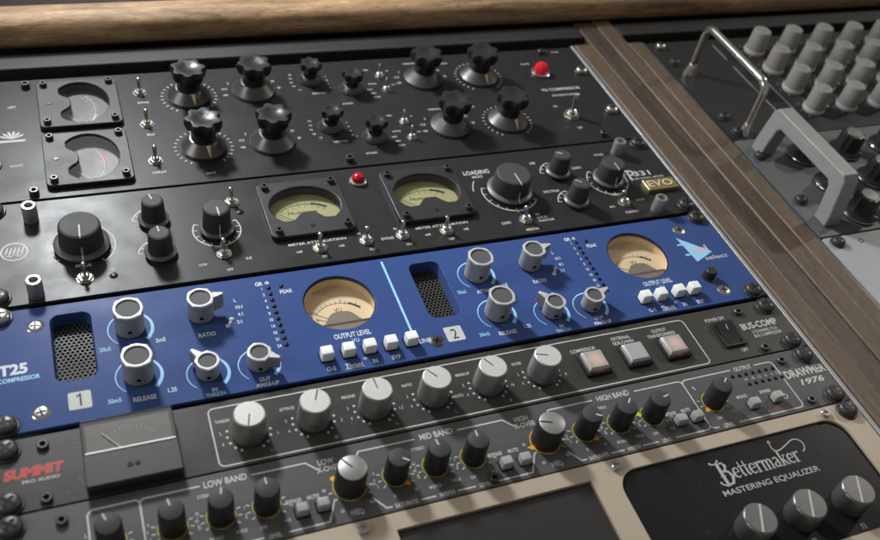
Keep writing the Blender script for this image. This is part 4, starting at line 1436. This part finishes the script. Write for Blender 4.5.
def serif_word(u, x, y, k, m):
    """The maker's name in ornamental slab-serif letters drawn as strokes."""
    b = MB()
    cur = [0.0]

    def st(pts, w=0.17):
        b.ribbon([((p[0] + cur[0]) * k, p[1] * k) for p in pts], w * k if not isinstance(w, list) else [q * k for q in w], 0)

    def serif(px, py, w=0.34):
        st([(px - w / 2, py), (px + w / 2, py)], 0.09)

    def let_e():
        st([(0.08, 0.52), (0.62, 0.56), (0.58, 0.86), (0.36, 0.98), (0.14, 0.82), (0.07, 0.5), (0.14, 0.18), (0.38, 0.03), (0.64, 0.2)],
           [0.07, 0.08, 0.12, 0.1, 0.18, 0.2, 0.18, 0.12, 0.06])
        cur[0] += 0.72

    def let_t():
        st([(0.22, 1.45), (0.2, 0.3), (0.28, 0.06), (0.46, 0.1)], [0.1, 0.2, 0.16, 0.06])
        st([(0.0, 0.98), (0.46, 0.98)], 0.09)
        cur[0] += 0.5

    def let_r():
        st([(0.16, 1.0), (0.16, 0.0)], 0.2)
        serif(0.14, 0.03, 0.4)
        serif(0.1, 0.97, 0.24)
        st([(0.2, 0.6), (0.34, 0.92), (0.5, 0.98), (0.58, 0.84)], [0.06, 0.1, 0.14, 0.16])
        cur[0] += 0.62

    def let_m():
        for i in range(3):
            st([(0.16 + i * 0.42, 0.92), (0.16 + i * 0.42, 0.0)], 0.19)
            serif(0.16 + i * 0.42, 0.03, 0.34)
        for i in range(2):
            st([(0.2 + i * 0.42, 0.68), (0.36 + i * 0.42, 0.97), (0.5 + i * 0.42, 0.95), (0.58 + i * 0.42, 0.8)], [0.06, 0.1, 0.13, 0.17])
        serif(0.1, 0.97, 0.24)
        cur[0] += 1.22

    def let_a():
        st([(0.1, 0.82), (0.26, 0.98), (0.46, 0.92), (0.52, 0.7), (0.52, 0.0)], [0.12, 0.1, 0.13, 0.19, 0.19])
        serif(0.6, 0.04, 0.3)
        st([(0.5, 0.56), (0.22, 0.5), (0.08, 0.3), (0.16, 0.08), (0.36, 0.06), (0.5, 0.24)], [0.06, 0.1, 0.18, 0.14, 0.08, 0.06])
        cur[0] += 0.76

    def let_k():
        st([(0.16, 1.55), (0.16, 0.0)], 0.2)
        serif(0.16, 0.03, 0.36)
        serif(0.1, 1.52, 0.26)
        st([(0.22, 0.42), (0.6, 0.96)], 0.08)
        st([(0.32, 0.58), (0.62, 0.03)], 0.19)
        serif(0.58, 0.97, 0.28)
        serif(0.64, 0.03, 0.26)
        cur[0] += 0.78
    # capital with curled arms
    st([(-0.35, 1.95), (-0.1, 1.72), (0.2, 1.74), (0.45, 1.9), (0.62, 2.0)], [0.2, 0.12, 0.1, 0.12, 0.2])
    st([(0.3, 1.75), (0.3, -0.35)], 0.3)
    st([(0.3, 1.66), (0.78, 1.7), (0.98, 1.4), (0.8, 1.0), (0.34, 0.9)], [0.1, 0.14, 0.26, 0.16, 0.1])
    st([(0.4, 0.9), (0.95, 0.82), (1.16, 0.3), (0.85, -0.3), (0.2, -0.42), (-0.2, -0.2), (-0.28, 0.05)], [0.1, 0.18, 0.3, 0.2, 0.16, 0.14, 0.22])
    serif(0.3, 0.5, 0.55)
    cur[0] = 1.34
    for f in (let_e, let_t, let_t, let_e, let_r, let_m, let_a, let_k, let_e, let_r):
        f()
    total = cur[0]
    # scroll over the end of the word
    cur[0] = 0
    T = total
    ctl = [(.757 * T, 2.5), (.757 * T, 2.45), (.748 * T, 1.95), (.765 * T, 1.58), (.82 * T, 1.5), (.93 * T, 1.82), (1.02 * T, 2.12),
           (1.085 * T, 2.1), (1.13 * T, 1.7), (1.115 * T, 1.1), (1.06 * T, 0.78), (1.05 * T, 0.77)]
    pts = []
    for i in range(1, len(ctl) - 2):
        p0, p1, p2, p3 = [Vector(c) for c in ctl[i - 1:i + 3]]
        for q in range(6):
            t = q / 6
            v = 0.5 * ((2 * p1) + (p2 - p0) * t + (2 * p0 - 5 * p1 + 4 * p2 - p3) * t * t + (3 * p1 - p0 - 3 * p2 + p3) * t ** 3)
            pts.append((v.x, v.y))
    st(pts, 0.11)
    b.disc(pts[0][0] * k, pts[0][1] * k, 0.17 * k, 0.0)
    me = b.mesh('lettering', m, False)
    return u.put('lettering', me, x, y, -1.4)


serif_word(u, 126.5, -207.0, 6.6, 'grey_ink')

# ------------------------------------------------------------------ right rack: unit with chrome handle and putty knobs
RX0, RX1 = 321.6, 803.0
Y0, Y1 = 74.0, 221.0
u = Unit('mixing_unit', 'black unit with chrome bar handle and rows of putty-grey knobs, top right', 'audio unit', 560, Y0)
faceplate(u, 'panel_right', Y0, Y1, (), 3.0, RX0, RX1)


def bar_handle(u, x, y0, y1, h, r=3.4):
    pts = []
    cr = 9
    pts.append((0, y0 - (y0 + y1) / 2, 0))
    hy = (y1 - y0) / 2
    pts = [(0, -hy, 0), (0, -hy, h * 0.35), (0, -hy, h - cr)]
    for i in range(1, 7):
        a = PI / 2 * i / 6
        pts.append((0, -hy + cr - cr * math.cos(a), h - cr + cr * math.sin(a)))
    for i in range(1, 10):
        pts.append((0, -hy + cr + (2 * hy - 2 * cr) * i / 10, h))
    for i in range(0, 7):
        a = PI / 2 * i / 6
        pts.append((0, hy - cr + cr * math.sin(a), h - cr + cr * math.cos(a)))
    pts += [(0, hy, h * 0.35), (0, hy, 0)]
    b = MB().tube(pts, r, 16)
    o = u.put('bar_handle', b.mesh('bar_handle', 'chrome', angle=60), x, (y0 + y1) / 2)
    fer = cached('ferrule', lambda: MB().lathe([(6.4, 0), (6.2, 1.0), (4.6, 6.0), (3.8, 9.5), (3.5, 10)], 28).mesh('ferrule', 'nickel'))
    for y in (-hy, hy):
        u.put('ferrule', fer, 0, y, 0, parent=o)
    return o


bar_handle(u, 338.0, 82.0, 171.0, 47.0)
pk = lambda: MB().lathe([(9.3, 3.0), (8.8, 5.0), (8.2, 21.6), (7.8, 22.4), (7.0, 22.9), (0.3, 23.0)], 44,
                        mod=lambda t, k: 1 + (0.022 * math.cos(t * 16) if k in (1, 2) else 0)).mesh('knob', 'knob_putty', angle=30)
ps = lambda: MB().lathe([(9.7, 0), (10.0, 1.4), (9.7, 3.2), (8.7, 4.0)], 36).mesh('skirt', 'putty_light')
pt = lambda: MB().lathe([(2.6, 22.9), (2.4, 23.4), (0.9, 23.4), (0.8, 22.95)], 16).mesh('cap', 'knob_putty')
for i in range(8):
    for j in range(4):
        x, y = 427.5 + 37.6 * i, 197.0 - 31.2 * j
        if x > 720:
            continue
        o = u.put('knob', cached('putty', pk), x, y, 0, random.uniform(0, 360))
        u.put('skirt', cached('puttys', ps), parent=o)
        u.put('cap', cached('puttyc', pt), parent=o)
        u.put('pointer', cached('puttyp', lambda: MB().box(0, 6.2, -0.3, 0.3, 22.9, 23.2).mesh('pointer', 'grey_ink', False)), parent=o)
        ring_ticks(u, x, y, 12.4, 14.4, 220, -40, 7, 0.7, 'grey_ink')
        if j < 3:
            toggle(u, x + 15, y - 15, (0.2, 0.2), 0.55)
        if (i + j) % 3 == 0:
            led(u, x + 18.5, y + 2, 1.5, 'red_dull' if (i + j) % 2 == 0 else 'yellow')
u.line([(389.3, 211), (389.3, 186)], 1.0, 'grey_ink')
u.line([(389.0, 175), (389.0, 101)], 1.0, 'grey_ink')
u.line([(408.0, 150), (408.0, 90)], 0.8, 'grey_ink')
for x, y in ((331, 213), (331, 187), (331, 104), (331, 83)):
    mounting_screw(u, x, y, 0, 'steel_dark' if y < 200 else 'nickel', 4.6)

# ------------------------------------------------------------------ right rack: silver unit with grey strap handle
Y0, Y1 = -44.4, 73.0
u = Unit('silver_unit', 'silver-grey unit with square grey handle and glossy black knobs, right rack', 'audio unit', 560, Y0)
faceplate(u, 'panel_silver', Y0, Y1, (), 3.0, RX0, RX1)
# square-section handle with mitred corners and splayed feet
hy = 46.0
H = 44.0
outer = [(-hy - 3, 0), (-hy - 3, 8), (-hy + 1.5, H - 5), (-hy + 5, H), (hy - 5, H), (hy - 1.5, H - 5), (hy + 3, 8), (hy + 3, 0)]
inner = [(-hy + 10, 0), (-hy + 10, 8), (-hy + 13, H - 16), (-hy + 16, H - 12.5), (hy - 16, H - 12.5), (hy - 13, H - 16), (hy - 10, 8), (hy - 10, 0)]
b = MB()
rings = []
wd = 7.0
for (oy, oz), (iy, iz) in zip(outer, inner):
    c = 0.8
    rings.append([(-wd, oy, oz), (wd, oy, oz), (wd, iy, iz), (-wd, iy, iz)])
b.loft(rings)
bm = b.mesh('strap_handle', 'handle_grey', False)
h_ = u.put('strap_handle', bm, 338.5, 14.0)
bev = h_.modifiers.new('bevel', 'BEVEL')
bev.width = 0.0011
bev.segments = 2
bev.limit_method = 'ANGLE'


def gloss_knob(x, y, a):
    def body():
        return MB().lathe([(13.6, 0.4), (13.8, 2.4), (12.6, 4.0), (10.2, 5.0), (9.6, 7.0), (9.2, 18.0), (8.6, 19.2), (7.4, 19.6), (0.4, 19.4)], 60,
                          mod=lambda t, k: 1 + (0.05 * math.cos(t * 10) if k in (5, 6, 4) else 0)).mesh('knob', 'black_gloss', angle=40)
    o = u.put('knob', cached('glossk', body), x, y, 0, a)
    u.put('chrome_ring', cached('glossr', lambda: MB().lathe([(13.9, 1.6), (14.0, 2.0), (13.7, 2.5)], 48, cap1=False).mesh('chrome_ring', 'chrome')), parent=o)
    u.put('cap', cached('glossc', lambda: MB().lathe([(6.8, 19.4), (6.5, 20.0), (0.3, 20.2)], 32).mesh('cap', 'alu_dark')), parent=o)

    def ptr():
        return MB().box(9.0, 10.6, -0.6, 0.6, 6.0, 18.6).box(10.6, 13.4, -0.6, 0.6, 4.2, 5.2).mesh('pointer', 'chrome', False)
    u.put('pointer', cached('glossp', ptr), parent=o)


for x in (372, 416, 460, 504, 548):
    for y in (45.0, 8.0, -27.0):
        gloss_knob(x, y, random.choice((-100, -80, -60, -120, 200)))
for x, y in ((331.8, 50.5), (332.0, -5.0)):
    mounting_screw(u, x, y, 0, 'steel_dark', 4.6)

# ------------------------------------------------------------------ right rack: pale panel below
Y0, Y1 = -133.0, -46.0
u = Unit('pale_unit', 'plain pale grey faceplate at the right edge, below the silver unit', 'audio unit', 560, Y0)
faceplate(u, 'panel_pale', Y0, Y1, (), 3.0, RX0, RX1)
mounting_screw(u, 331.0, -52.5, 0, 'steel_dark', 4.8)
mounting_screw(u, 331.0, -126.5, 0, 'steel_dark', 4.8)
u.line([(350.4, -53.6), (352.2, -52.0), (354.6, -52.6), (354.2, -55.0), (351.8, -55.6)], 0.8, 'black_ink', True, name='printed_mark')
